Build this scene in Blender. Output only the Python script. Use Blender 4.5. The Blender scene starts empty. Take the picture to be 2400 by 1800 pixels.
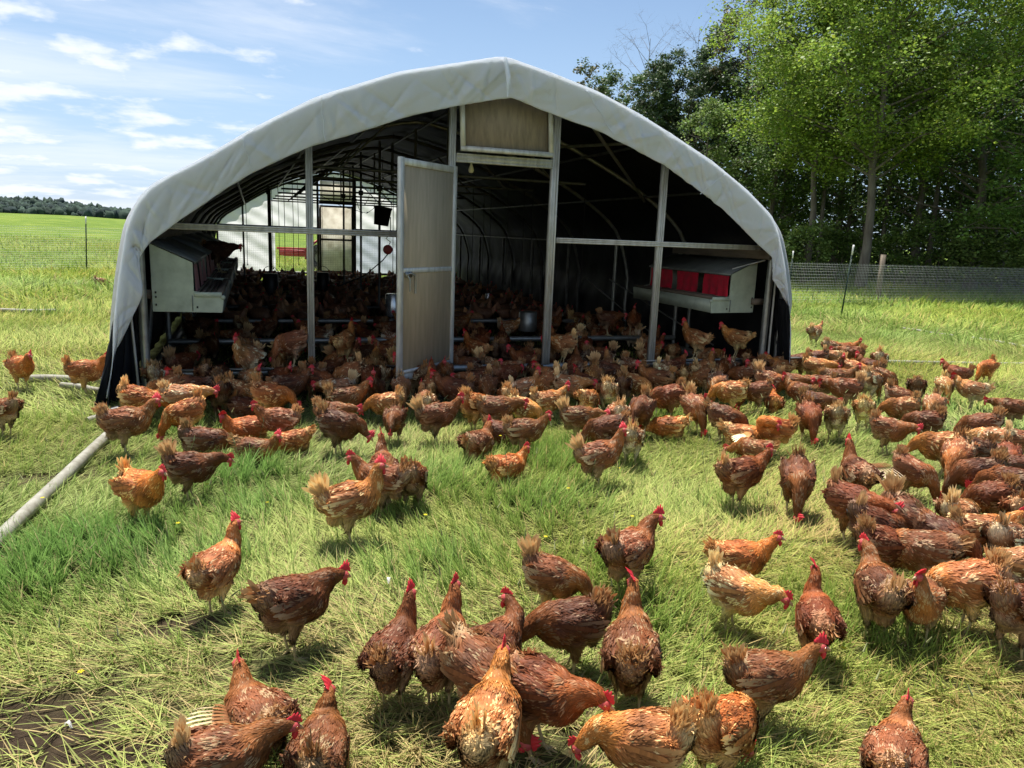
import bpy, bmesh, math, random
import numpy as np
from mathutils import Vector, Matrix
R_ = math.radians
sc = bpy.context.scene
COL = sc.collection
rng = np.random.default_rng(7)
random.seed(7)

# ------------------------------------------------------------------ camera
F, PT, RL, YW = 1742.97, .1984, .0393, .3375          # focal length in px of a 2400 px wide frame
CAM = np.array([.91, -7.2423, 1.6])
FW = np.array([math.sin(YW)*math.cos(PT), math.cos(YW)*math.cos(PT), -math.sin(PT)])
R0 = np.array([math.cos(YW), -math.sin(YW), 0.]); U0 = np.cross(R0, FW)
CR = math.cos(RL)*R0 + math.sin(RL)*U0; CU = -math.sin(RL)*R0 + math.cos(RL)*U0
cd = bpy.data.cameras.new('camera'); cam = bpy.data.objects.new('camera', cd); COL.objects.link(cam)
cd.sensor_width = 36; cd.lens = F/2400*36; cd.clip_start = .05; cd.clip_end = 6000
M = Matrix([(CR[i], CU[i], -FW[i], CAM[i]) for i in range(3)]+[(0, 0, 0, 1)])
cam.matrix_world = M
sc.camera = cam

def ray(x, y):
    d = FW*F + CR*(x-1200) - CU*(y-900)
    return d/np.linalg.norm(d)
def onz(x, y, z=0.):
    d = ray(x, y); return CAM + d*((z-CAM[2])/d[2])
def onv(x, y, v):
    d = ray(x, y); return CAM + d*((v-CAM[1])/d[1])
def atdist(x, dist, z=0.):
    """ground point in the direction of image column x at a horizontal distance"""
    d = ray(x, 560)[:2]; d = d/np.linalg.norm(d)
    return np.array([CAM[0]+d[0]*dist, CAM[1]+d[1]*dist, z])
def zat(x, y, dist):
    d = ray(x, y); return CAM[2] + d[2]/np.linalg.norm(d[:2])*dist
def pix(P):
    d = np.asarray(P, float)-CAM; k = d@FW
    return 1200+F*(d@CR)/k, 900-F*(d@CU)/k

# ------------------------------------------------------------------ light
SUN_EL = 71.0
w = bpy.data.worlds.new('World'); sc.world = w; w.use_nodes = True
nt = w.node_tree; N = nt.nodes; L = nt.links; N.clear()
out = N.new('ShaderNodeOutputWorld'); bg = N.new('ShaderNodeBackground'); bg.inputs[1].default_value = .072
sky = N.new('ShaderNodeTexSky'); sky.sky_type = 'NISHITA'; sky.sun_disc = False
sky.sun_elevation = R_(SUN_EL); sky.sun_rotation = R_(-6); sky.air_density = 1.0; sky.dust_density = .25; sky.ozone_density = 1.2
tc = N.new('ShaderNodeTexCoord')
sep = N.new('ShaderNodeSeparateXYZ'); L.new(tc.outputs['Generated'], sep.inputs[0])
def mth(op, a, b=None, c=None):
    n = N.new('ShaderNodeMath'); n.operation = op
    for i, v in enumerate((a, b, c)):
        if v is None: continue
        if isinstance(v, (int, float)): n.inputs[i].default_value = v
        else: L.new(v, n.inputs[i])
    return n.outputs[0]
den = mth('ADD', mth('MAXIMUM', sep.outputs[2], 0.0), .16)
cx_ = mth('DIVIDE', sep.outputs[0], den); cy_ = mth('DIVIDE', sep.outputs[1], den)
cmb = N.new('ShaderNodeCombineXYZ'); L.new(cx_, cmb.inputs[0]); L.new(cy_, cmb.inputs[1])
mp = N.new('ShaderNodeMapping'); L.new(cmb.outputs[0], mp.inputs[0]); mp.inputs['Rotation'].default_value = (0, 0, R_(35)); mp.inputs['Scale'].default_value = (.55, 1.5, 1); mp.inputs['Location'].default_value = (3.1, 1.7, 0)
n1 = N.new('ShaderNodeTexNoise'); n1.inputs['Scale'].default_value = .9; n1.inputs['Detail'].default_value = 9; n1.inputs['Roughness'].default_value = .6; n1.inputs['Distortion'].default_value = .35
L.new(mp.outputs[0], n1.inputs['Vector'])
n2 = N.new('ShaderNodeTexNoise'); n2.inputs['Scale'].default_value = 3.4; n2.inputs['Detail'].default_value = 8; n2.inputs['Roughness'].default_value = .55
L.new(cmb.outputs[0], n2.inputs['Vector'])
# thin cloud gets denser to the west (left) and low down
west = mth('MULTIPLY_ADD', sep.outputs[0], -.30, .0)
low = mth('MULTIPLY', mth('SUBTRACT', .45, sep.outputs[2]), .22)
s1 = mth('ADD', mth('ADD', n1.outputs[0], west), low)
r1 = N.new('ShaderNodeMapRange'); r1.inputs[1].default_value = .48; r1.inputs[2].default_value = .74; r1.inputs[4].default_value = .6; r1.interpolation_type = 'SMOOTHSTEP'; L.new(s1, r1.inputs[0])
s2 = mth('ADD', mth('ADD', n2.outputs[0], west), low)
r2 = N.new('ShaderNodeMapRange'); r2.inputs[1].default_value = .575; r2.inputs[2].default_value = .78; r2.inputs[4].default_value = .95; r2.interpolation_type = 'SMOOTHSTEP'; L.new(s2, r2.inputs[0])
msk = mth('MAXIMUM', r1.outputs[0], r2.outputs[0])
mixc = N.new('ShaderNodeMixRGB'); L.new(msk, mixc.inputs[0]); hz = N.new('ShaderNodeMapRange'); hz.inputs[1].default_value = .0; hz.inputs[2].default_value = .34; hz.inputs[3].default_value = .7; hz.inputs[4].default_value = 0; hz.interpolation_type = 'SMOOTHSTEP'; L.new(sep.outputs[2], hz.inputs[0])
hm = N.new('ShaderNodeMixRGB'); L.new(hz.outputs[0], hm.inputs[0]); L.new(sky.outputs[0], hm.inputs[1]); hm.inputs[2].default_value = (3.6, 5.1, 7.5, 1)
L.new(hm.outputs[0], mixc.inputs[1]); mixc.inputs[2].default_value = (7.4, 7.8, 8.5, 1)
L.new(mixc.outputs[0], bg.inputs[0]); L.new(bg.outputs[0], out.inputs[0])
sd = bpy.data.lights.new('sun', 'SUN'); sd.energy = 5.0; sd.angle = R_(.55); sd.color = (1, .955, .88)
sun = bpy.data.objects.new('sun', sd); COL.objects.link(sun)
SV = Vector((-.035, math.cos(R_(SUN_EL))*1.0, math.sin(R_(SUN_EL)))).normalized()
sun.rotation_euler = SV.to_track_quat('Z', 'Y').to_euler(); sun.location = (0, 0, 20)
sc.view_settings.view_transform = 'Standard'; sc.view_settings.look = 'None'; sc.view_settings.exposure = .92; sc.view_settings.gamma = 1
try:
    sc.cycles.max_bounces = 8; sc.cycles.diffuse_bounces = 3; sc.cycles.transparent_max_bounces = 8
except Exception: pass

# ------------------------------------------------------------------ helpers
def fast_mesh(name, V, faces, cols=None, mats=None, matidx=None, smooth=False, nrm=None):
    """V (n,3); faces: list of int arrays (m,3) or (m,4); cols (n,3) per vertex"""
    me = bpy.data.meshes.new(name)
    V = np.asarray(V, np.float32)
    me.vertices.add(len(V)); me.vertices.foreach_set('co', V.ravel())
    tot, loops = [], []
    for f in faces:
        f = np.asarray(f, np.int32)
        if len(f) == 0: continue
        tot.append(np.full(len(f), f.shape[1], np.int32)); loops.append(f.ravel())
    tot = np.concatenate(tot); loops = np.concatenate(loops)
    st = np.concatenate(([0], np.cumsum(tot)[:-1])).astype(np.int32)
    me.loops.add(len(loops)); me.loops.foreach_set('vertex_index', loops)
    me.polygons.add(len(tot)); me.polygons.foreach_set('loop_start', st); me.polygons.foreach_set('loop_total', tot)
    if matidx is not None: me.polygons.foreach_set('material_index', np.asarray(matidx, np.int32))
    me.update(calc_edges=True)
    if smooth: me.polygons.foreach_set('use_smooth', np.ones(len(tot), bool))
    if cols is not None:
        ca = me.color_attributes.new('Col', 'FLOAT_COLOR', 'POINT')
        c4 = np.ones((len(V), 4), np.float32); c4[:, :3] = cols
        ca.data.foreach_set('color', c4.ravel())
    if nrm is not None:
        na = me.attributes.new('Nrm', 'FLOAT_VECTOR', 'POINT'); na.data.foreach_set('vector', np.asarray(nrm, np.float32).ravel())
    for m in (mats or []): me.materials.append(m)
    return me

class MB:
    def __init__(s): s.V = []; s.F3 = []; s.F4 = []; s.C = []; s.n = 0
    def add(s, V, F, col=(1, 1, 1)):
        V = np.asarray(V, float); F = np.asarray(F, int)
        s.V.append(V)
        c = np.asarray(col, float); s.C.append(np.broadcast_to(c, (len(V), 3)) if c.ndim == 1 else c)
        (s.F3 if F.shape[1] == 3 else s.F4).append(F+s.n); s.n += len(V)
        return s
    def box(s, c, d, rot=None, col=(1, 1, 1), bev=0.0):
        x, y, z = np.array(d)/2
        if bev > 0:
            b = bev; pts = []
            bm = bmesh.new(); bmesh.ops.create_cube(bm, size=1)
            for v in bm.verts: v.co = Vector((v.co.x*d[0], v.co.y*d[1], v.co.z*d[2]))
            bmesh.ops.bevel(bm, geom=bm.edges[:], offset=b, segments=1, affect='EDGES')
            bmesh.ops.triangulate(bm, faces=bm.faces[:])
            V = np.array([v.co[:] for v in bm.verts]); Fc = np.array([[v.index for v in f.verts] for f in bm.faces]); bm.free()
        else:
            V = np.array([[a, b_, c_] for a in (-x, x) for b_ in (-y, y) for c_ in (-z, z)])
            Fc = np.array([[0, 1, 3, 2], [4, 6, 7, 5], [0, 4, 5, 1], [2, 3, 7, 6], [0, 2, 6, 4], [1, 5, 7, 3]])
        if rot is not None: V = V@np.array(rot).T
        return s.add(V+np.array(c), Fc, col)
    def beam(s, a, b, wd, hd, col=(1, 1, 1), up=(0, 0, 1), bev=0.0):
        a, b = np.array(a, float), np.array(b, float); d = b-a; l = np.linalg.norm(d); d = d/l
        u = np.array(up, float)
        if abs(d@u) > .95: u = np.array([0, 1., 0])
        r = np.cross(d, u); r /= np.linalg.norm(r); u = np.cross(r, d)
        return s.box((a+b)/2, (l, wd, hd), np.stack([d, r, u], 1), col, bev)
    def tube(s, pts, rad, n=8, col=(1, 1, 1), cap=True):
        P = np.array(pts, float); k = len(P); rad = np.broadcast_to(np.asarray(rad, float), (k,))
        T = np.gradient(P, axis=0) if k > 2 else np.array([P[1]-P[0]]*2)
        T = T/np.linalg.norm(T, axis=1, keepdims=True)
        u = np.array([0, 0, 1.]) if abs(T[0][2]) < .9 else np.array([1., 0, 0])
        V = []
        for i in range(k):
            u = u-(u@T[i])*T[i]; u /= np.linalg.norm(u); r = np.cross(T[i], u)
            a = np.arange(n)*2*math.pi/n
            V.append(P[i]+rad[i]*(np.cos(a)[:, None]*r+np.sin(a)[:, None]*u))
        V = np.concatenate(V)
        i = np.arange(k-1)[:, None]*n; j = np.arange(n)[None, :]; j2 = (j+1) % n
        Fc = np.stack([i+j, i+j2, i+n+j2, i+n+j], -1).reshape(-1, 4)
        s.add(V, Fc, col)
        if cap:
            for base, p in ((0, P[0]), ((k-1)*n, P[-1])):
                VV = np.vstack([V[base:base+n], p]); jj = np.arange(n)
                s.add(VV, np.stack([jj, (jj+1) % n, np.full(n, n)], 1), col)
        return s
    def lathe(s, prof, c=(0, 0, 0), n=20, col=(1, 1, 1), axis=None):
        prof = np.array(prof, float); a = np.arange(n)*2*math.pi/n
        V = np.stack([prof[:, 0][:, None]*np.cos(a), prof[:, 0][:, None]*np.sin(a), np.broadcast_to(prof[:, 1][:, None], (len(prof), n))], -1).reshape(-1, 3)
        if axis is not None: V = V@np.array(axis).T
        i = np.arange(len(prof)-1)[:, None]*n; j = np.arange(n)[None, :]; j2 = (j+1) % n
        return s.add(V+np.array(c), np.stack([i+j, i+j2, i+n+j2, i+n+j], -1).reshape(-1, 4), col)
    def grid(s, P, col=(1, 1, 1)):
        P = np.asarray(P, float); a, b = P.shape[:2]
        i = np.arange(a-1)[:, None]*b; j = np.arange(b-1)[None, :]
        return s.add(P.reshape(-1, 3), np.stack([i+j, i+j+1, i+b+j+1, i+b+j], -1).reshape(-1, 4), col)
    def ball(s, c, r, n=10, col=(1, 1, 1), rot=None):
        th = np.linspace(0, math.pi, n//2+1); a = np.arange(n)*2*math.pi/n
        V = np.stack([np.sin(th)[:, None]*np.cos(a), np.sin(th)[:, None]*np.sin(a), np.broadcast_to(np.cos(th)[:, None], (len(th), n))], -1).reshape(-1, 3)*np.array(r)
        if rot is not None: V = V@np.array(rot).T
        i = np.arange(len(th)-1)[:, None]*n; j = np.arange(n)[None, :]; j2 = (j+1) % n
        return s.add(V+np.array(c), np.stack([i+j, i+n+j, i+n+j2, i+j2], -1).reshape(-1, 4), col)
    def mesh(s, name, mat, smooth=False):
        V = np.concatenate(s.V); C = np.concatenate(s.C)
        fs = []
        if s.F4: fs.append(np.concatenate(s.F4))
        if s.F3: fs.append(np.concatenate(s.F3))
        return fast_mesh(name, V, fs, C, [mat], smooth=smooth)
    def build(s, name, mat, parent=None, smooth=False):
        return link(name, s.mesh(name, mat, smooth), parent)

def link(name, me, parent=None):
    o = bpy.data.objects.new(name, me); COL.objects.link(o)
    if parent is not None: o.parent = parent
    return o
def tag(o, label=None, cat=None, group=None, kind=None):
    if label: o['label'] = label
    if cat: o['category'] = cat
    if group: o['group'] = group
    if kind: o['kind'] = kind
    return o
def empty(name, loc=(0, 0, 0), rz=0., label=None, cat=None, group=None):
    o = bpy.data.objects.new(name, None); COL.objects.link(o); o.location = [float(a) for a in loc]; o.rotation_euler = (0, 0, rz)
    o.empty_display_size = .1
    return tag(o, label, cat, group)

def mat(name, col=(.5, .5, .5), rough=.6, metal=0., spec=.5, attr=False, noise=None, noise_col=None, bump=None, transl=0., objcol=False, stretch=None, emit=None, coord='Object', nrm=0, up=0):
    """noise=(scale, lo, hi, detail): blends col -> noise_col ; bump=(scale, strength, dist)"""
    m = bpy.data.materials.new(name); m.use_nodes = True
    t = m.node_tree; n = t.nodes; l = t.links
    b = n['Principled BSDF']; b.inputs['Roughness'].default_value = rough; b.inputs['Metallic'].default_value = metal
    b.inputs['Specular IOR Level'].default_value = spec
    co = n.new('ShaderNodeTexCoord'); vec = co.outputs[coord]
    if stretch:
        mp_ = n.new('ShaderNodeMapping'); mp_.inputs['Scale'].default_value = stretch; l.new(vec, mp_.inputs[0]); vec = mp_.outputs[0]
    c = None
    if attr:
        a = n.new('ShaderNodeAttribute'); a.attribute_name = 'Col'; c = a.outputs['Color']
    def rgbmul(x, y, op='MULTIPLY', fac=1.):
        q = n.new('ShaderNodeMixRGB'); q.blend_type = op; q.inputs[0].default_value = fac
        for i, v in ((1, x), (2, y)):
            if isinstance(v, tuple): q.inputs[i].default_value = v+(1,)
            else: l.new(v, q.inputs[i])
        return q.outputs[0]
    if c is None:
        rg = n.new('ShaderNodeRGB'); rg.outputs[0].default_value = tuple(col)+(1,); c = rg.outputs[0]
    elif col != (.5, .5, .5): c = rgbmul(c, tuple(col))
    if objcol:
        oi = n.new('ShaderNodeObjectInfo'); c = rgbmul(c, oi.outputs['Color'])
    if noise:
        nz = n.new('ShaderNodeTexNoise'); nz.inputs['Scale'].default_value = noise[0]; nz.inputs['Detail'].default_value = noise[3] if len(noise) > 3 else 5; nz.inputs['Roughness'].default_value = .6
        l.new(vec, nz.inputs['Vector'])
        mr = n.new('ShaderNodeMapRange'); mr.inputs[1].default_value = noise[1]; mr.inputs[2].default_value = noise[2]; l.new(nz.outputs[0], mr.inputs[0])
        q = n.new('ShaderNodeMixRGB'); l.new(mr.outputs[0], q.inputs[0]); l.new(c, q.inputs[1])
        if attr and noise_col and len(noise_col) == 3 and objcol is not None:
            l.new(rgbmul(c, tuple(noise_col)), q.inputs[2])
        else: q.inputs[2].default_value = tuple(noise_col)+(1,)
        c = q.outputs[0]
    l.new(c, b.inputs['Base Color'])
    if bump:
        nb = n.new('ShaderNodeTexNoise'); nb.inputs['Scale'].default_value = bump[0]; nb.inputs['Detail'].default_value = 4; l.new(vec, nb.inputs['Vector'])
        bp = n.new('ShaderNodeBump'); bp.inputs['Strength'].default_value = bump[1]; bp.inputs['Distance'].default_value = bump[2]
        l.new(nb.outputs[0], bp.inputs['Height']); l.new(bp.outputs[0], b.inputs['Normal'])
    if nrm or up:
        if nrm:
            na = n.new('ShaderNodeAttribute'); na.attribute_name = 'Nrm'; vt = n.new('ShaderNodeVectorTransform'); vt.vector_type = 'VECTOR'; vt.convert_from = 'OBJECT'; vt.convert_to = 'WORLD'; l.new(na.outputs['Vector'], vt.inputs[0]); tgt = vt.outputs[0]
        else:
            cv = n.new('ShaderNodeCombineXYZ'); cv.inputs[2].default_value = 1; tgt = cv.outputs[0]
        ge = n.new('ShaderNodeNewGeometry')
        s1_ = n.new('ShaderNodeVectorMath'); s1_.operation = 'SCALE'; l.new(tgt, s1_.inputs[0]); s1_.inputs['Scale'].default_value = nrm or up
        s2_ = n.new('ShaderNodeVectorMath'); s2_.operation = 'SCALE'; l.new(ge.outputs['Normal'], s2_.inputs[0]); s2_.inputs['Scale'].default_value = 1-(nrm or up)
        ad = n.new('ShaderNodeVectorMath'); ad.operation = 'ADD'; l.new(s1_.outputs[0], ad.inputs[0]); l.new(s2_.outputs[0], ad.inputs[1])
        nm = n.new('ShaderNodeVectorMath'); nm.operation = 'NORMALIZE'; l.new(ad.outputs[0], nm.inputs[0]); l.new(nm.outputs[0], b.inputs['Normal'])
    if transl > 0:
        tr = n.new('ShaderNodeBsdfTranslucent'); l.new(c, tr.inputs[0])
        mx = n.new('ShaderNodeMixShader'); mx.inputs[0].default_value = transl
        l.new(b.outputs[0], mx.inputs[1]); l.new(tr.outputs[0], mx.inputs[2]); l.new(mx.outputs[0], n['Material Output'].inputs[0])
    return m

_lat = {}
def vnoise(x, y, seed=0):
    """smooth value noise on arrays"""
    if seed not in _lat: _lat[seed] = np.random.default_rng(100+seed).random((64, 64))
    G = _lat[seed]; xi = np.floor(x).astype(int); yi = np.floor(y).astype(int); fx = x-xi; fy = y-yi
    fx = fx*fx*(3-2*fx); fy = fy*fy*(3-2*fy)
    g = lambda a, b: G[a % 64, b % 64]
    return (g(xi, yi)*(1-fx)+g(xi+1, yi)*fx)*(1-fy)+(g(xi, yi+1)*(1-fx)+g(xi+1, yi+1)*fx)*fy
def fbm(x, y, seed=0, oct=4):
    s = 0; a = .5; t = 0
    for k in range(oct):
        s = s+a*vnoise(x*2**k, y*2**k, seed+k); t += a; a *= .55
    return s/t

# ------------------------------------------------------------------ materials
M_white = mat('cover_fabric', (.90, .93, .98), .38, noise=(5.5, .60, .85, 8), noise_col=(.74, .74, .67), bump=(8, .5, .025), transl=.55)
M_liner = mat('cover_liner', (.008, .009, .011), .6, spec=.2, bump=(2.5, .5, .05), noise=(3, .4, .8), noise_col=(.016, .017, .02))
M_galv = mat('galvanised_steel', (.36, .37, .35), .42, metal=.75, noise=(14, .35, .7, 6), noise_col=(.24, .24, .22), bump=(30, .12, .004))
M_steel_dark = mat('shaded_pipe', (.13, .13, .12), .5, metal=.6, noise=(8, .4, .7), noise_col=(.07, .065, .055))  # darker copy of the galvanised steel; indoor shade is in its colour
M_alu = mat('frame_aluminium', (.58, .58, .54), .42, metal=.2, noise=(20, .42, .75, 6), noise_col=(.34, .33, .28), stretch=(1, 1, .25))
M_ply = mat('weathered_panel', (.56, .46, .31), .7, noise=(16, .36, .78, 10), noise_col=(.40, .325, .215), stretch=(1.6, 1.6, .16), bump=(60, .2, .002), transl=.22)
M_plyback = mat('rear_panel', (.86, .83, .76), .7, noise=(5, .38, .72, 8), noise_col=(.66, .62, .54), transl=.8)
M_plydark = mat('vent_panel', (.30, .24, .17), .75, noise=(16, .36, .76, 10), noise_col=(.17, .14, .10), stretch=(1.6, 1.6, .14), transl=.05)  # darker ply tone; the shade under the front flap is in the colour
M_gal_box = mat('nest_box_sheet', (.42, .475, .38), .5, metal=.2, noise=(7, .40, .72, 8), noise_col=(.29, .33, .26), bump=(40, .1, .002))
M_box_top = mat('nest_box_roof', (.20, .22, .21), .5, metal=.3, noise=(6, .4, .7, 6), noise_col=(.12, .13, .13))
M_red = mat('red_curtain', (.60, .012, .04), .7, bump=(18, .4, .006), noise=(9, .45, .8), noise_col=(.24, .02, .03))
M_pink = mat('faded_curtain', (.36, .17, .17), .7, bump=(18, .4, .006))
M_wood = mat('weathered_wood', (.16, .125, .09), .8, noise=(9, .4, .7, 6), noise_col=(.09, .07, .05), stretch=(.3, .3, 2))
M_pvc = mat('dirty_pvc', (.29, .28, .23), .65, noise=(13, .38, .66, 9), noise_col=(.17, .155, .115), bump=(30, .1, .002))
M_black = mat('black_plastic', (.012, .012, .013), .45)
M_rope = mat('dark_rope', (.02, .019, .017), .8)
M_gable = mat('gable_fabric', (.88, .88, .88), .5, noise=(2, .4, .8), noise_col=(.80, .80, .79), bump=(4, .5, .04), transl=.65)
M_gableblue = mat('gable_fabric_old', (.62, .66, .72), .4, noise=(1.2, .4, .7), noise_col=(.48, .53, .62), bump=(5, .5, .04), transl=.6)
M_tractor = mat('red_paint', (.42, .03, .03), .45)
M_tyre = mat('tyre_rubber', (.02, .02, .02), .8)
M_shine = mat('bright_tin', (.66, .68, .70), .25, metal=.8)
M_bulb = mat('bulb_glass', (.75, .70, .52), .35)
M_green_post = mat('post_green', (.012, .035, .024), .5)
M_post_white = mat('post_white', (.72, .72, .70), .5)
M_wire = mat('wire', (.62, .63, .60), .45, metal=.1)
M_soil = None

# ------------------------------------------------------------------ ground
def gm():
    m = bpy.data.materials.new('pasture_soil'); m.use_nodes = True
    t = m.node_tree; n = t.nodes; l = t.links; b = n['Principled BSDF']; b.inputs['Roughness'].default_value = .95; b.inputs['Specular IOR Level'].default_value = .1
    g = n.new('ShaderNodeNewGeometry')
    def nz(s, d, ro=.6):
        q = n.new('ShaderNodeTexNoise'); q.inputs['Scale'].default_value = s; q.inputs['Detail'].default_value = d; q.inputs['Roughness'].default_value = ro; l.new(g.outputs['Position'], q.inputs['Vector']); return q.outputs[0]
    def rmp(f, stops):
        q = n.new('ShaderNodeValToRGB'); l.new(f, q.inputs[0]); e = q.color_ramp.elements
        e[0].position, e[0].color = stops[0][0], stops[0][1]+(1,); e[1].position, e[1].color = stops[-1][0], stops[-1][1]+(1,)
        for p, c in stops[1:-1]:
            x = e.new(p); x.color = c+(1,)
        return q.outputs[0]
    near = rmp(nz(9, 8), [(.3, (.05, .042, .022)), (.5, (.11, .11, .04)), (.7, (.18, .19, .07))])
    far = rmp(nz(.45, 10, .7), [(.3, (.075, .13, .02)), (.5, (.125, .19, .028)), (.7, (.22, .26, .05))])
    a = n.new('ShaderNodeAttribute'); a.attribute_name = 'Col'
    sp = n.new('ShaderNodeSeparateColor'); l.new(a.outputs['Color'], sp.inputs[0])
    mx = n.new('ShaderNodeMixRGB'); l.new(sp.outputs[0], mx.inputs[0]); l.new(near, mx.inputs[1]); l.new(far, mx.inputs[2])
    soil = rmp(nz(14, 8), [(.3, (.035, .022, .014)), (.7, (.10, .07, .045))])
    m2 = n.new('ShaderNodeMixRGB'); l.new(sp.outputs[1], m2.inputs[0]); l.new(mx.outputs[0], m2.inputs[1]); l.new(soil, m2.inputs[2])
    l.new(m2.outputs[0], b.inputs['Base Color'])
    bp = n.new('ShaderNodeBump'); bp.inputs['Strength'].default_value = 1.; bp.inputs['Distance'].default_value = .06; l.new(nz(18, 9, .7), bp.inputs['Height']); l.new(bp.outputs[0], b.inputs['Normal'])
    return m
M_ground = gm()
HEAD = math.atan2(FW[1], FW[0])                       # camera heading as a world angle
def relang(x, y):                                     # degrees to the right of the heading
    a = np.degrees(HEAD-np.arctan2(y-CAM[1], x-CAM[0]))
    return (a+180) % 360-180
def hgt(x, y):
    x = np.asarray(x, float); y = np.asarray(y, float)
    r = np.hypot(x-CAM[0], y-CAM[1]); a = relang(x, y)
    left = np.clip((-a-8)/22, 0, 1)
    t = np.clip((r-22)/75, 0, 1); t = t*t*(3-2*t)
    return left*t*1.75+.05*(fbm(x*.25, y*.25, 3)-.5)*np.clip((r-10)/10, 0, 1)
# bare, muddy patches and lush / matted / straw areas, in metres
MUD = [(3.3, -.30, 3.0, .38), (*onz(40, 1720)[:2], .55, .36), (*onz(110, 1125)[:2], .45, .15), (*onz(430, 1470)[:2], .30, .12), (*onz(660, 1560)[:2], .3, .12), (*onz(1300, 1760)[:2], .5, .12), (*onz(740, 1020)[:2], .3, .15), (*onz(250, 1790)[:2], .4, .15)]
LUSH = [(300, 1290, .50), (480, 1330, .40), (150, 1330, .4), (900, 1210, .5), (1000, 1150, .5), (1250, 1190, .5), (1060, 1330, .35), (1560, 1430, .5), (1490, 1330, .35), (1300, 1090, .4), (640, 1200, .4), (560, 1120, .3), (1720, 1180, .3), (2020, 1560, .45), (420, 1010, .25), (1600, 1480, .4), (60, 1380, .4), (930, 1380, .4), (2150, 1510, .3), (2230, 960, .4)]
STRAW = [(150, 1600, .7), (500, 1600, .6), (1400, 1680, .6), (2200, 1680, .9), (1950, 1680, .7), (2350, 1500, .6), (1950, 1270, .5), (2200, 1290, .5), (1700, 1290, .4), (700, 1500, .5), (1000, 1700, .5)]
LUSH = [(*onz(a, b)[:2], r) for a, b, r in LUSH]; STRAW = [(*onz(a, b)[:2], r) for a, b, r in STRAW]
def blob(x, y, lst):
    s = np.zeros_like(x)
    for q in lst:
        rx = q[2]; ry = q[3] if len(q) > 3 else q[2]
        s = np.maximum(s, np.exp(-(((x-q[0])/rx)**2+((y-q[1])/ry)**2)))
    return s
def ground():
    rr = np.concatenate([np.linspace(.0, 30, 110), np.geomspace(31, 3200, 70)])
    aa = np.linspace(0, 2*math.pi, 289)
    Rr, Aa = np.meshgrid(rr, aa, indexing='ij')
    X = CAM[0]+Rr*np.cos(Aa); Y = CAM[1]+Rr*np.sin(Aa); Z = hgt(X, Y)
    far = np.clip((Rr-9)/14, 0, 1); mud = np.maximum(np.clip((blob(X, Y, MUD)-.35)*2.2, 0, 1), .85*((X > -.1) & (X < 6.7) & (Y > -.1) & (Y < 15.8)))
    C = np.stack([far, mud, far*0], -1)
    b = MB(); b.grid(np.stack([X, Y, Z], -1), C.reshape(-1, 3))
    tag(b.build('ground', M_ground, smooth=True), kind='structure')
ground()
# ------------------------------------------------------------------ coop
L_ = 15.75; UL, UM, UD, UE, UN, UR = -.02, 1.4133, 2.7767, 3.773, 5.0754, 6.56
ZS, ZR, ZH = .27, 1.558, 2.27
OUT = [(250, 933), (264, 857), (266, 760), (277, 651), (298, 521), (325, 461), (358, 429), (467, 374), (586, 304), (738, 228), (933, 168), (1177, 132), (1193, 136), (1300, 174), (1399, 214), (1499, 268), (1578, 318), (1668, 378), (1747, 443), (1807, 505), (1822, 542), (1834, 597), (1844, 666), (1849, 717), (1855, 770), (1853, 830), (1846, 900)]
INN = [(249, 930), (262, 856), (271, 822), (300, 765), (336, 690), (325, 607), (348, 569), (446, 500), (528, 443), (589, 407), (728, 343), (866, 302), (968, 269), (1071, 249), (1177, 230), (1184, 233), (1195, 226), (1289, 266), (1415, 312), (1439, 327), (1555, 385), (1694, 491), (1786, 582), (1810, 602), (1811, 655), (1849, 717)]
VF = -.38
def unp(lst, v): return np.array([onv(x, y, v) for x, y in lst])
def resamp(P, n):
    P = np.asarray(P, float); d = np.r_[0, np.cumsum(np.linalg.norm(np.diff(P, axis=0), axis=1))]
    t = np.linspace(0, d[-1], n); return np.stack([np.interp(t, d, P[:, k]) for k in range(P.shape[1])], 1)
def smooth_line(P, it=3):
    P = P.copy()
    for _ in range(it): P[1:-1] = (P[:-2]+2*P[1:-1]+P[2:])/4
    return P
front = unp(OUT, VF)
front[0, 2] = 0.03; front[-1, 2] = .03
body = unp(OUT, 0.)
body[0] = (-.34, 0, .03); body[-1] = (6.84, 0, .03); body[-2][0] = 6.84; body[-3][0] = 6.80
body[:5, 0] -= .03; body[-7:, 0] += .06
coop = empty('poultry_coop', (3.27, 7.8, 0), 0, 'long white arched coop on skids with its front end open', 'coop')
INV = Vector((-3.27, -7.8, 0))
def cpart(mb, name, m, parent=coop, smooth=False):
    o = mb.build(name, m, parent, smooth)
    o.location = (0, 0, 0)
    o.data.transform(Matrix.Translation(INV)) if parent is coop else None
    return o
NP = 150
fr = smooth_line(resamp(front, NP)); bo = smooth_line(resamp(body, NP))
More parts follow.
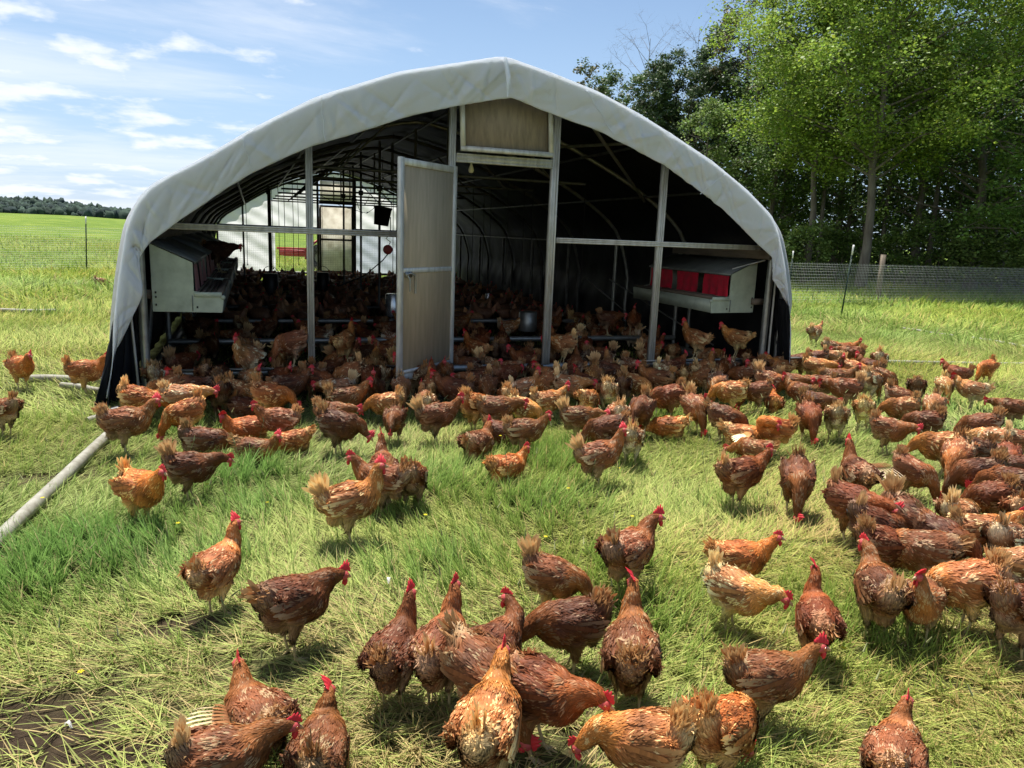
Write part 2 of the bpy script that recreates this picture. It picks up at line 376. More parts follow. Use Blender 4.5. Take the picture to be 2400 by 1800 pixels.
# arch made symmetric enough for the long body of the cover
def section(v, off=0.):
    P = bo.copy(); P[:, 1] = v
    if off:
        T = np.gradient(P[:, [0, 2]], axis=0); T /= np.linalg.norm(T, axis=1, keepdims=True)
        Nn = np.stack([T[:, 1], -T[:, 0]], 1)          # inward
        P[:, 0] += Nn[:, 0]*off; P[:, 2] += Nn[:, 1]*off
    return P
def cover():
    rows = []; vs = [VF+.0, VF+.05, -.16, 0.] + list(np.linspace(.2, L_+.15, 70))
    for i, v in enumerate(vs):
        t = 0 if v >= 0 else v/VF
        P = bo*(1-t)+fr*t; P = P.copy(); P[:, 1] = v
        k = np.arange(NP)
        sag = .018*np.abs(np.sin(math.pi*(v/1.97)))*(v > 0)+.010*(fbm(k*.12, np.full(NP, v*1.3), 5)-.5)
        sag = sag*np.clip((P[:, 2]-1.5)/.6, 0, 1)*.7; c = np.array([3.27, v, .9]); P += (c-P)*sag[:, None]*.5
        P[:, 2] = np.maximum(P[:, 2], .02)
        rows.append(P)
    mb = MB(); mb.grid(np.array(rows)); cpart(mb, 'cover', M_white, smooth=True)
    # black inner lining
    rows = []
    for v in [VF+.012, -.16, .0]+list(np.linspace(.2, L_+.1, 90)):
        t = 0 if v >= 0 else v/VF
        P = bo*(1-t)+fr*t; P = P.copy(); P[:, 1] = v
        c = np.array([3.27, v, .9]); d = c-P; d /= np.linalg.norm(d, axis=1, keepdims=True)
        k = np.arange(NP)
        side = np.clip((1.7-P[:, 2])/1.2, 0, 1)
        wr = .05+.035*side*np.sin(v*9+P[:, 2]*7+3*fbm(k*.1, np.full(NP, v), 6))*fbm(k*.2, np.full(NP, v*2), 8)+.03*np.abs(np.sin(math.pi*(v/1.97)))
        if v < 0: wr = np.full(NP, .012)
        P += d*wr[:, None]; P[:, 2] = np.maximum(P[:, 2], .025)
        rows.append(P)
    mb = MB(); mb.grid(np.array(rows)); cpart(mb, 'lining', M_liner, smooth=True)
cover()
def valance():
    a = fr[1:-3]; b = unp(INN, VF+.05)
    # match along the arch by key points: bottom-left, corner, peak, corner, lower right
    def seg(P, keys, ns):
        out = []
        for (i, j), n in zip(zip(keys[:-1], keys[1:]), ns): out.append(resamp(P[i:j+1], n)[:-1])
        out.append(P[keys[-1]][None]); return np.concatenate(out)
    NS = [60, 36, 230, 6, 230, 24, 60]
    A = seg(unp(OUT[:24], VF), [0, 4, 6, 11, 12, 19, 20, 23], NS)
    B = seg(b, [0, 5, 6, 14, 16, 22, 23, 25], NS)
    A = smooth_line(A, 30); B = smooth_line(B, 8)
    n = len(A); k = np.arange(n); rows = []
    m = 22
    cre = np.random.default_rng(3); CRS = [(cre.uniform(0, 9.6), cre.uniform(.010, .05), cre.uniform(-.6, .6), cre.uniform(.4, 1.), cre.choice([-1, 1])) for _ in range(120)]
    s = np.r_[0, np.cumsum(np.linalg.norm(np.diff(A, axis=0), axis=1))]
    for r in range(m):
        t = r/(m-1)
        P = A*(1-t)+B*t
        fold = (.022*(fbm(s*3.1, np.full(n, t*1.2), 11)-.5)+.022*(fbm(s*9, np.full(n, t*2.), 12)-.5)+.012*np.abs(np.sin(s*5.3+2*t))**3)*math.sin(math.pi*min(1, t*.9+.12))
        for (s0, w0, sl, am, sg) in CRS:
            u_ = (s-s0-sl*(t-.5))/w0; fold = fold+sg*am*.030*np.exp(-np.abs(u_)**1.2)*(.3+.7*math.sin(math.pi*min(1, t*.8+.15)))
        fold = fold+.012*np.abs(fbm(s*4+t*3, s*2+np.full(n, t*3.), 17)-.5)*4*t
        P[:, 1] = VF-.012-.010*math.sin(math.pi*min(1, t*3)*.5)+.075*t-fold*.8*min(1, .12+t*1.5)
        jag = .018*(fbm(s*2.3, s*0+t, 15)-.5)*t
        P[:, 2] += jag
        rows.append(P)
    mb = MB(); mb.grid(np.array(rows)); o = cpart(mb, 'front_flap', M_white, smooth=True)
    sm = o.modifiers.new('solid', 'SOLIDIFY'); sm.thickness = .006; sm.offset = -1
    # the ridge seam tuck
    p0 = onv(1186, 134, VF-.06); p1 = onv(1190, 228, VF-.09)
    mb = MB(); mb.tube([p0+[0, .02, 0], (p0+p1)/2+[.012, -.01, 0], p1], [.016, .022, .006], 7); cpart(mb, 'ridge_fold', M_white, smooth=True)
valance()
for a, b in (((1376, 212), (1442, 322)), ((566, 322), (592, 402)), ((752, 226), (762, 332)), ((1700, 408), (1640, 455))):
    mb = MB(); P0 = onv(*a, VF-.035); P1 = onv(*b, VF+.035); Q = resamp([P0, P1], 12); Q[:, 0] += .006*np.sin(np.arange(12)*1.3); mb.tube(Q, .0045, 5); cpart(mb, 'flap_seam', M_white, smooth=True)
# loose black skirt on the outside corners
def skirt(pts_top, pts_bot, name):
    n = 26; A = resamp(np.array(pts_top), n); B = resamp(np.array(pts_bot), n); rows = []
    for r in range(12):
        t = r/11; P = A*(1-t)+B*t
        P[:, 1] += .035*np.sin(np.arange(n)*.9+t*3)*math.sin(math.pi*min(1, t+.2)); P[:, 0] += .02*np.sin(np.arange(n)*1.3+t*5)
        rows.append(P)
    mb = MB(); mb.grid(np.array(rows)); o = cpart(mb, name, M_liner, smooth=True)
    s_ = o.modifiers.new('solid', 'SOLIDIFY'); s_.thickness = .006
skirt([(-.17, VF+.06, .85), (-.16, .0, .95), (-.10, .05, .9)], [(-.36, VF-.10, .02), (-.30, -.25, .02), (-.06, .10, .03)], 'skirt')
skirt([(6.60, VF+.05, .95), (6.70, .0, 1.0), (6.74, .2, 1.0)], [(6.72, VF, .02), (6.84, -.05, .02), (6.86, .3, .02)], 'skirt')
# frame ribs, purlins
def rib_curve(off=.10):
    P = section(0, off); keep = P[:, 2] > .05; P = P[keep]; return smooth_line(P, 6)
RC = rib_curve()
for i in range(9):
    v = min(i*1.97, L_-.02)
    P = RC.copy(); P[:, 1] = v + (.04 if i == 0 else 0)
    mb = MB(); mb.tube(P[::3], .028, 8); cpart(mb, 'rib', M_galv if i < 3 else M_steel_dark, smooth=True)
for k in (22, 36, 50, 62, 75, 88, 100, 114, 128):
    q = RC[int(k/150*len(RC))] if k < 150 else None
    mb = MB(); mb.tube([(q[0], 0.06, q[2]-.03), (q[0], L_*.5, q[2]-.045), (q[0], L_, q[2]-.03)], .018, 6); cpart(mb, 'purlin', M_steel_dark)
for i in range(1, 9):
    v = min(i*1.97, L_-.05)
    # collar tie, king post and slanted struts of each rib
    mb = MB(); mb.tube([(1.45, v, 2.28), (5.05, v, 2.28)], .02, 6); mb.tube([(3.2, v, 3.05), (3.2, v, 2.28)], .018, 6)
    mb.tube([(1.9, v, 2.28), (2.5, v, 2.86)], .015, 6); mb.tube([(4.6, v, 2.28), (4.0, v, 2.86)], .015, 6)
    cpart(mb, 'roof_tie', M_steel_dark)
mb = MB(); mb.tube([(5.0, .04, 2.62), (3.85, 1.97, 2.62)], .018, 6); mb.tube([(5.9, 1.9, 2.1), (4.2, .05, 2.75)], .02, 6); cpart(mb, 'wind_brace', M_galv)
mb = MB(); mb.tube([(.45, .04, 1.86), (2.2, 1.97, 2.62)], .018, 6); cpart(mb, 'wind_brace', M_steel_dark)
# floor rails
mb = MB(); mb.tube([(UL, 0, ZS-.03), (UR, 0, ZS-.03)], .035, 10); mb.box(((UL+UD)/2, -.035, ZS+.012), (UD-UL-.1, .05, .014)); mb.box(((UN+.9), -.035, ZS+.012), (UR-UE-.1, .05, .014))
cpart(mb, 'sill_rail', M_galv)
for i in range(1, 9):
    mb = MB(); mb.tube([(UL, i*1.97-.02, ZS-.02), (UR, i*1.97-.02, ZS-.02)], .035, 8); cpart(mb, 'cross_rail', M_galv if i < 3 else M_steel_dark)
for u in (UL-.06, UR+.03):
    mb = MB(); mb.tube([(u, .0, .09), (u, L_, .09)], .06, 8); cpart(mb, 'skid', M_galv)
    for k in range(4): pass
for u in (UL, UR):
    for i in range(9):
        v = min(i*1.97, L_)
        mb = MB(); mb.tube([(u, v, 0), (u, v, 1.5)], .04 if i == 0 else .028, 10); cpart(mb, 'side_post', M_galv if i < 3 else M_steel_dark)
mb = MB(); mb.tube([(UL-.06, -.04, .02), (UL-.10, -.04, 1.0)], .012, 6); cpart(mb, 'batten', M_alu)
mb = MB(); mb.tube([(UR+.07, -.03, .3), (UR+.06, -.03, 1.4)], .012, 6); cpart(mb, 'batten', M_alu)
# aluminium end frame
def prof_beam(a, b, wd, name='end_post', nrm=(0, -1, 0), m=M_alu):
    """a channel: flat face with two raised lips and screw heads"""
    mb = MB(); mb.beam(a, b, .05, wd, up=np.cross(np.array(b, float)-np.array(a, float), nrm))
    a = np.array(a, float); b = np.array(b, float); d = (b-a)/np.linalg.norm(b-a); s = np.cross(d, nrm)
    for q in (-1, 0, 1):
        o = s*q*(wd/2-.009)+np.array(nrm)*.029
        mb.beam(a+o, b+o, .012, .014 if q else .010, up=np.cross(d, nrm))
    l = np.linalg.norm(b-a); k = max(2, int(l/.55))
    for i in range(k+1):
        p = a+d*(l*(i+.5)/(k+1))+np.array(nrm)*.034+s*.014
        mb.ball(p, (.007, .006, .007), 6, col=(.35, .3, .25))
    return cpart(mb, name, m)
def arch_z(u): # height of the arch above u
    k = np.argsort(RC[:, 0]); return float(np.interp(u, RC[:, 0][k], RC[:, 2][k]))
prof_beam((UM, 0, ZS), (UM, 0, arch_z(UM)-.02), .062)
prof_beam((UN, 0, ZS), (UN, 0, arch_z(UN)-.02), .066)
prof_beam((UD-.03, -.004, ZS), (UD-.03, -.004, arch_z(UD)-.02), .062)
prof_beam((UE+.04, -.004, ZS), (UE+.04, -.004, arch_z(UE)-.02), .075)
prof_beam((UL+.04, -.012, ZR), (UD-.07, -.012, ZR), .055, 'end_rail')
prof_beam((UE+.095, -.012, ZR), (UR-.02, -.012, ZR), .055, 'end_rail')
prof_beam((UD+.01, -.006, ZH+.035), (UE-.0, -.006, ZH+.035), .085, 'door_header')
# vent window above the door: hinged at its top, tilted out at the bottom
vent = empty('vent_window', (0, 0, 0)); vent.parent = coop
za, zb = ZH+.11, 2.98; ua, ub = UD+.04, UE-.06
def vp(u, t, o=0.): # t 0 bottom .. 1 top
    return np.array([u, -.10*(1-t)-.03-o, za+(zb-za)*t])
def vbeam(p, q, wd):
    mb = MB(); mb.beam(p, q, wd, .022, up=(0, -1, .15)); return mb
def qpart(mb, name, m, parent, smooth=False):
    o = mb.build(name, m, parent, smooth); o.data.transform(Matrix.Translation(INV)); return o
mb = MB(); mb.add([vp(ua, 0), vp(ub, 0), vp(ub, 1), vp(ua, 1), vp(ua, 0)+[0, .012, 0], vp(ub, 0)+[0, .012, 0], vp(ub, 1)+[0, .012, 0], vp(ua, 1)+[0, .012, 0]], [[0, 1, 2, 3], [7, 6, 5, 4], [0, 4, 5, 1], [1, 5, 6, 2], [3, 2, 6, 7], [0, 3, 7, 4]])
qpart(mb, 'panel', M_plydark, vent)
mb = MB()
for p, q in ((vp(ua-.02, .0, .015), vp(ub+.02, .0, .015)), (vp(ua, .03, .018), vp(ua, 1, .018)), (vp(ub, .03, .018), vp(ub, 1, .018))): mb.beam(p, q, .045, .03, up=(0, -1, .15))
qpart(mb, 'window_frame', M_alu, vent)
# the open door
dh = np.array([UD+.01, -.02]); fx = onz(933, 886, .15)[:2]
da = math.atan2(fx[1]-dh[1]-.0, fx[0]-dh[0])
ft = np.array([1.99, -.93]); 
def door_solve():
    best = None
    for ang in np.radians(np.arange(190, 290, .5)):
        for wdt in np.arange(.9, 1.12, .02):
            e = dh+wdt*np.array([math.cos(ang), math.sin(ang)])
            x0, y0 = pix((e[0], e[1], .24)); x1, y1 = pix((e[0], e[1], 2.20))
            c = abs(x0-933)+abs(x1-935)+.4*abs(y0-886)+.4*abs(y1-352)
            if best is None or c < best[0]: best = (c, ang, wdt)
    return best
_, dang, dw = door_solve(); print('door', _, math.degrees(dang), dw)
door = empty('door', (0, 0, 0)); door.parent = coop; door.location = (dh[0]-3.27, dh[1]-7.8, 0); door.rotation_euler = (0, 0, dang)
z0, z1 = .24, 2.22   # local x along the door, local +y or -y towards the viewer's face
e = np.array([math.cos(dang), math.sin(dang)]); nl = np.array([-e[1], e[0]]); tocam = CAM[:2]-dh
sy = 1 if nl@tocam > 0 else -1
mb = MB(); mb.box((dw/2, 0, (z0+z1)/2), (dw-.05, .012, z1-z0-.05)); mb.build('door_panel', M_ply, door)
mb = MB()
fwid = .055
for x in (fwid/2, dw-fwid/2): mb.box((x, 0, (z0+z1)/2), (fwid, .04, z1-z0), bev=.004)
for z in (z0+.035, z1-.035, 1.245): mb.box((dw/2, 0, z), (dw-2*fwid-.002, .037, .06 if z != 1.245 else .045), bev=.004)
for x in (fwid/2, dw-fwid/2):
    for z in (z0+.03, z1-.03, 1.25): mb.ball((x, sy*.022, z), (.008, .004, .008), 6, col=(.4, .35, .3))
mb.box((dw/2, sy*.018, z0+.085), (dw-2*fwid-.01, .02, .03), col=(1.2, 1.1, .8))
mb.build('door_frame', M_alu, door)
mb = MB(); hx = dw-.14; mb.tube([(hx+.06, sy*.03, 1.21), (hx+.03, sy*.05, 1.225), (hx-.03, sy*.055, 1.205), (hx-.045, sy*.055, 1.15), (hx-.045, sy*.055, 1.04)], .011, 8)
mb.tube([(hx+.05, sy*.03, 1.21), (hx+.035, sy*.05, 1.17), (hx+.03, sy*.05, 1.06)], .008, 6); mb.box((hx+.02, sy*.026, 1.21), (.09, .012, .05))
mb.build('door_handle', M_galv, door, smooth=True)
# ---- rear gable
gl = lambda x: float(onv(x, 560, L_)[0])
def tarp(poly, name, m, seed, v=L_-.02, dens=.16):
    us = [p[0] for p in poly]; 
    return
def fill_gable(u0, u1, z0f, z1f, m, seed, v=L_+.02):
    nu, nz = max(4, int((u1-u0)/.09)), 16; rows = []
    for i in range(nz+1):
        t = i/nz; row = []
        for j in range(nu+1):
            u = u0+(u1-u0)*j/nu; a = z0f(u) if callable(z0f) else z0f; b = z1f(u) if callable(z1f) else z1f
            z = a+(b-a)*t
            row.append((u, v+.05*(float(fbm(np.array(u*2.+z*1.4), np.array(z*2.5), seed))-.5)+.015*math.sin(u*9+z*15), z))
        rows.append(row)
    mb = MB(); mb.grid(np.array(rows)); return cpart(mb, 'rear_curtain', m, smooth=True)
az = lambda u: arch_z(u)+.04
fill_gable(UL-.05, UD-.04, ZR, az, M_gable, 20)
fill_gable(UE+.04, UR+.05, ZR, az, M_gable, 21)
fill_gable(UL, gl(645), .27, ZR, M_gable, 22, L_+.04)
fill_gable(UE+.04, UR+.02, .27, ZR, M_gableblue, 23, L_+.05)
fill_gable(UD-.04, UE+.04, ZH+.68, az, M_gable, 24)
rd = empty('rear_door', (0, 0, 0)); rd.parent = coop
mb = MB(); mb.box(((UD+UE)/2, L_, 1.25), (UE-UD-.08, .012, 1.92)); qpart(mb, 'door_panel', M_plyback, rd)
mb = MB()
for u in (UD+.03, UE-.03): mb.box((u, L_-.01, 1.25), (.06, .04, 1.96))
for z in (.30, 1.24, 2.2): mb.box(((UD+UE)/2, L_-.01, z), (UE-UD-.12, .035, .05))
qpart(mb, 'door_frame', M_steel_dark, rd)
mb = MB(); mb.box(((UD+UE)/2, L_+.0, 2.62), (UE-UD-.06, .012, .60)); cpart(mb, 'rear_vent', M_plyback)
mb = MB()
for u in (UM, UN, UD-.04, UE+.04): mb.beam((u, L_-.06, ZS), (u, L_-.06, arch_z(u)), .06, .05)
mb.beam((UL, L_-.07, ZR), (UD-.07, L_-.07, ZR), .05, .05); mb.beam((UE+.07, L_-.07, ZR), (UR, L_-.07, ZR), .05, .05); mb.beam((UD, L_-.07, ZH+.03), (UE, L_-.07, ZH+.03), .05, .08); mb.beam((UD, L_-.07, ZH+.68), (UE, L_-.07, ZH+.68), .05, .06)
cpart(mb, 'rear_frame', M_steel_dark)
# wire netting in the lower rear opening
def netting(a, b, z0, z1, sx, sz, r, name, parent=None, m=M_wire):
    a = np.array(a, float); b = np.array(b, float); l = np.linalg.norm(b-a); d = (b-a)/l
    V = []; Fc = []; n = 0
    def seg(p, q, ax):
        nonlocal n
        w1 = np.cross(ax, [0, 0, 1.]) if abs(ax[2]) < .5 else np.cross(ax, [0, 1., 0]); w1 /= np.linalg.norm(w1); w2 = np.cross(ax, w1)
        for e_ in (p, q):
            for k in range(3):
                an = k*2.094; V.append(e_+r*(math.cos(an)*w1+math.sin(an)*w2))
        for k in range(3): Fc.append([n+k, n+(k+1) % 3, n+3+(k+1) % 3, n+3+k])
        n += 6
    for i in range(int(l/sx)+1):
        p = a+d*i*sx; gz = 0
        seg(p+[0, 0, z0], p+[0, 0, z1], np.array([0, 0, 1.]))
    k = int((z1-z0)/sz)
    for j in range(k+1):
        z = z0+j*sz
        st = max(1, int(l/3.)); pts = [a+d*l*i/st for i in range(st+1)]
        for p, q in zip(pts[:-1], pts[1:]): seg(p+[0, 0, z+.012*math.sin(p[0]*2+j)], q+[0, 0, z+.012*math.sin(q[0]*2+j)], d)
    mb = MB(); mb.add(np.array(V), np.array(Fc)); return mb
mb = netting((UL, L_-.1, 0), (UR, L_-.1, 0), ZS, ZR, .05, .05, .0016, 'net'); cpart(mb, 'rear_netting', M_steel_dark)

# ---- nest boxes
def nest_box(name, side, v0, length, label, curtain, rails=True):
    """side=-1 left wall, +1 right wall; local x away from the wall"""
    x0 = .05 if side < 0 else 6.52; s = 1 if side < 0 else -1
    root = empty(name, (x0, v0, .8), 0, label, 'nest box', 'metal nest boxes bolted to the side walls')
    P = lambda x, z: (s*x, z-.8)
    prof = [P(0, .80), P(.58, .79), P(.60, .945), P(.345, .985), P(.345, 1.24), P(0, 1.40)]
    for vv, nm in ((0, 'end_panel'), (length, 'end_panel')):
        V = [(x, vv+o, z) for o in (-.006, .006) for x, z in prof]
        bm = bmesh.new(); vs = [bm.verts.new(v) for v in V]
        bm.faces.new(vs[:6]); bm.faces.new(vs[6:][::-1])
        for i in range(6): bm.faces.new([vs[i], vs[(i+1) % 6], vs[6+(i+1) % 6], vs[6+i]])
        bmesh.ops.recalc_face_normals(bm, faces=bm.faces[:]); bmesh.ops.triangulate(bm, faces=bm.faces[:])
        if vv == 0:
            pass
        me = bpy.data.meshes.new(nm); bm.to_mesh(me); bm.free(); me.materials.append(M_gal_box); link(nm, me, root)
    mb = MB(); mb.box((s*.465, -.013, .155), (.235, .014, .045), bev=.004); mb.build('latch_plate', M_gal_box, root)
    mb = MB(); mb.ball((s*.592, -.012, .13), (.022, .012, .022), 10); mb.build('pivot_knob', M_gal_box, root)
    mb = MB(); mb.box((s*.33, -.010, .075), (.006, .008, .14), col=(.6, .6, .6)); mb.build('seam', M_box_top, root)
    for xx, zz in ((.03, .06), (.03, .13), (.03, .17), (.37, .04), (.37, .15)):
        mb = MB(); mb.box((s*xx, -.009, zz), (.013, .006, .018)); mb.build('slot', M_black, root)
    mb = MB(); mb.grid(np.array([[(s*-.01, -.02, .612), (s*-.01, length+.02, .612)], [(s*.36, -.02, .447), (s*.36, length+.02, .447)], [(s*.36, -.02, .425), (s*.36, length+.02, .425)]]))
    o = mb.build('lid', M_box_top, root); so = o.modifiers.new('s', 'SOLIDIFY'); so.thickness = .008; so.offset = -1 if side < 0 else 1
    mb = MB(); mb.box((s*.30, length/2, -.005+.004), (.56, length-.02, .01)); mb.box((s*.588, length/2, .075), (.012, length-.014, .148)); mb.box((s*.005, length/2, .3), (.01, length-.02, .58)); mb.box((s*.18, length/2, .16), (.32, length-.02, .01))
    for k in range(1, 4): mb.box((s*.17, length*k/4, .3), (.31, .008, .27))
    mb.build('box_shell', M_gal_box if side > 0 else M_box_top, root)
    mb = MB()
    for k in range(5): mb.box((s*(.37+.045*k), length/2, .172-.006*k), (.036, length-.03, .010))
    mb.box((s*.565, length/2, .165), (.05, length-.02, .03)); mb.build('perch', M_wood, root)
    # curtains with gaps
    n = 3; wv = length/n
    for k in range(n):
        a = k*wv+.03; b = (k+1)*wv-((.20 if side < 0 else .09) if k < n-1 or side < 0 else .03)
        if side > 0 and k == 0: a = .02
        m = 16; rows = []
        for i in range(7):
            t = i/6; rows.append([(s*(.352+.012*math.sin(j*1.3+k*2)*t+.01*t), a+(b-a)*j/m*(1-.0*t)+.01*math.sin(t*5+k), .42-.245*t+(.01*math.sin(j*.8) if i == 6 else 0)) for j in range(m+1)])
        mb = MB(); mb.grid(np.array(rows)); mb.build('curtain', curtain, root, smooth=True)
    return root
nest_box('nest_box', -1, .10, 1.86, 'grey green metal nest box nearest the left corner post', M_pink)
for i, w_ in ((1, 'second'), (2, 'third'), (3, 'fourth and farthest')):
    nest_box('nest_box', -1, .10+1.97*i, 1.86, f'{w_} nest box along the left inner wall', M_pink)
nest_box('nest_box', 1, .20, 1.88, 'metal nest box with bright red curtains in the right bay', M_red)
mb = MB(); mb.box((6.50, 1.0, 1.50), (.05, 2.1, .14), bev=.004); mb.box((6.56, .17, .93), (.16, .06, .07)); cpart(mb, 'nest_bracket', M_wood)
mb = MB(); mb.box((.005, 4.0, 1.49), (.05, 7.9, .13), bev=.004); mb.box((.0, .14, .95), (.09, .05, .08)); cpart(mb, 'nest_bracket', M_wood)
mb = MB(); mb.tube([(6.55, .1, 1.42), (6.25, .3, 1.30)], .015, 6); cpart(mb, 'brace', M_galv)
mb = MB(); mb.tube([(6.5, 2.0, .1), (5.9, 3.6, .95)], .010, 6); mb.tube([(6.5, .9, .3), (5.95, 2.9, 1.0)], .010, 6); cpart(mb, 'brace', M_galv)

# ---- hanging gear inside
def hang(name, x, y, v, cat, label, builder, top=None):
    p = onv(x, y, v); root = empty(name, p, 0, label, cat, 'gear hanging inside the coop'); builder(root, p); return root
def feeder(r, h, m, tray=True):
    def f(root, p):
        mb = MB(); mb.lathe([(r*.98, 0), (r, h*.02), (r*.97, h), (r*.90, h*1.03), (.0, h*1.03)], n=24); mb.build('drum', m, root, smooth=True)
        if tray:
            mb = MB(); mb.lathe([(0, -.03), (r*1.5, -.03), (r*1.55, .03), (r*1.5, .035), (r*1.0, .0)], n=24); mb.build('tray', m, root, smooth=True)
        mb = MB(); a = np.linspace(0, math.pi, 11); mb.tube(np.stack([r*np.cos(a), 0*a, h+.75*r*np.sin(a)*1.4], 1), .005, 5)
        zt = max(.3, arch_z(min(max(p[0], .3), 6.2))-p[2]-.1); mb.tube([(0, 0, h+r*1.05), (0, 0, zt)], .005, 5); mb.build('hanger', M_rope, root)
    return f
hang('feeder', 1236, 775, 3.2, 'feeder', 'round galvanised feeder hanging behind the doorway post', feeder(.14, .28, M_galv, False))
hang('feeder', 635, 693, 8.2, 'feeder', 'tall black feeder hanging behind the left bay', feeder(.15, .42, M_black, False))
hang('feeder', 757, 680, 9.0, 'feeder', 'smaller black feeder hanging in front of the rear door', feeder(.13, .36, M_black, False))
hang('feeder', 920, 742, 4.2, 'feeder', 'shiny tin feeder partly hidden behind the open door', feeder(.11, .34, M_shine, False))
hang('feeder', 1143, 724, 6.8, 'feeder', 'narrow shiny feeder tube deep in the doorway', feeder(.05, .30, M_shine, False))
def bucket(root, p):
    mb = MB(); t = Matrix.Rotation(.12, 3, 'Y'); A = np.array(t)
    mb.lathe([(0, 0), (.12, 0), (.145, .27), (.155, .27), (.155, .30), (0, .30)], n=24, axis=A); mb.build('drum', M_black, root, smooth=True)
    mb = MB(); a = np.linspace(0, math.pi, 11); mb.tube(np.stack([.15*np.cos(a)+.03, 0*a, .27+.2*np.sin(a)], 1), .004, 5); mb.tube([(.03, 0, .47), (.02, 0, 1.1)], .005, 5); mb.build('hanger', M_rope, root)
hang('bucket', 893, 528, 5.5, 'bucket', 'black bucket hanging by its handle above the end rail', bucket)
def winch(root, p):
    mb = MB(); A = np.array(Matrix.Rotation(R_(90), 3, 'X')); mb.lathe([(0, -.02), (.06, -.02), (.075, -.01), (.075, .01), (.06, .02), (0, .02)], n=20, axis=A); mb.build('wheel', M_tractor, root, smooth=True)
    mb = MB(); mb.tube([(.01, 0, .06), (.04, 0, .12), (-.03, 0, .17), (.04, 0, .24), (.04, 0, .5)], .007, 6); mb.tube([(0, 0, -.07), (-.08, 0, -.17), (-.35, .1, -.42), (-.75, .2, -.60)], .009, 6); mb.build('cord', M_rope, root)
hang('winch', 909, 585, 4.6, 'winch', 'red hand winch on a cord left of the open door', winch)
def bulb(root, p):
    mb = MB(); mb.lathe([(0, 0), (.02, .005), (.03, .03), (.022, .06), (.012, .085), (.012, .12), (0, .12)], n=16); mb.build('globe', M_bulb, root, smooth=True)
    mb = MB(); mb.tube([(0, 0, .12), (0, 0, .16)], .014, 8); mb.build('socket', M_black, root)
hang('light_bulb', 1104, 406, .5, 'light bulb', 'pale bulb hanging just below the door header', bulb)
# suspension ropes and drop pipes
def rope_thing(pts, r=.0055):
    P = np.array(pts, float); root = empty('rope', P[0], 0, 'thin dark rope hanging in the shade inside the coop', 'rope', 'ropes hanging inside the coop')
    mb = MB(); mb.tube(P-P[0], r, 5); mb.build('strand', M_rope, root)
    mb = MB(); mb.tube([(0, 0, 0), (.01, 0, .03)], r*2.2, 6); mb.build('knot', M_rope, root)
for (x, v) in ((580, 9.5), (640, 8.2), (655, 9.), (668, 7.), (688, 7.6), (700, 10.), (745, 12.), (1000, 8.), (1105, 6.2), (1130, 7.4), (1185, 5.), (1222, 4.4), (1330, 5.4), (1337, 5.5), (1362, 3.3)):
    q = onv(x, 620, v); u = min(max(q[0], .4), 6.1); rope_thing([(u, v, .75), (u+.01, v, arch_z(u)*.5+.4), (u, v, arch_z(u)-.08)])
for (x0, y0, x1, y1, v) in ((745, 455, 860, 500, 9.), (860, 500, 925, 440, 9.), (835, 470, 850, 500, 8.5), (855, 480, 870, 440, 8.)):
    a = onv(x0, y0, v); b = onv(x1, y1, v); rope_thing([a, (a+b)/2-[0, 0, .06], b])
pp = 0
for (x, v) in ((632, 9.85), (806, 9.85), (846, 7.9), (889, 5.9), (572, 11.8), (828, 11.8)):
    q = onv(x, 600, v); u = q[0]; mb = MB(); mb.tube([(u, v, .27), (u, v, arch_z(u)-.05)], .022, 7); mb.box((u, v, 2.28), (.08, .07, .09)); cpart(mb, 'drop_pipe', M_steel_dark)
# ------------------------------------------------------------------ red implement beyond the rear end
ip = onz(712, 622, .0); ip = atdist(712, 29); IM = empty('farm_implement', (ip[0], ip[1], 0), HEAD-math.pi/2, 'red farm implement with a black tyre seen through the rear opening', 'farm implement')
mb = MB(); mb.box((-.35, 0, .62), (1.1, .12, .22), bev=.01); mb.box((-.35, -.3, .78), (1.1, .08, .08)); mb.box((-.35, .3, .52), (1.0, .08, .08)); mb.build('beam', M_tractor, IM)
mb = MB(); mb.beam((.10, 0, .4), (.32, 0, 1.95), .12, .16); mb.beam((.55, 0, .5), (.55, 0, 1.7), .10, .12); mb.beam((.1, 0, 1.75), (.9, 0, 1.9), .10, .12); mb.beam((0, 0, .7), (.5, 0, 1.1), .08, .08); mb.build('upright', M_tractor, IM)
mb = MB(); A = np.array(Matrix.Rotation(R_(90), 3, 'X')); mb.lathe([(.2, -.14), (.42, -.15), (.48, -.10), (.48, .10), (.42, .15), (.2, .14), (.2, -.14)], (.65, -.2, .48), 28, axis=A)
for k in range(20): a = k*math.pi/10; mb.box((.65+.485*math.cos(a), -.2, .48+.485*math.sin(a)), (.05, .24, .03), rot=[[-math.sin(a), 0, math.cos(a)], [0, 1, 0], [math.cos(a), 0, math.sin(a)]])
mb.build('tyre', M_tyre, IM)
mb = MB(); mb.lathe([(0, -.05), (.2, -.05), (.21, 0), (.2, .05), (0, .05)], (.65, -.2, .48), 20, axis=A); mb.build('rim', M_alu, IM)

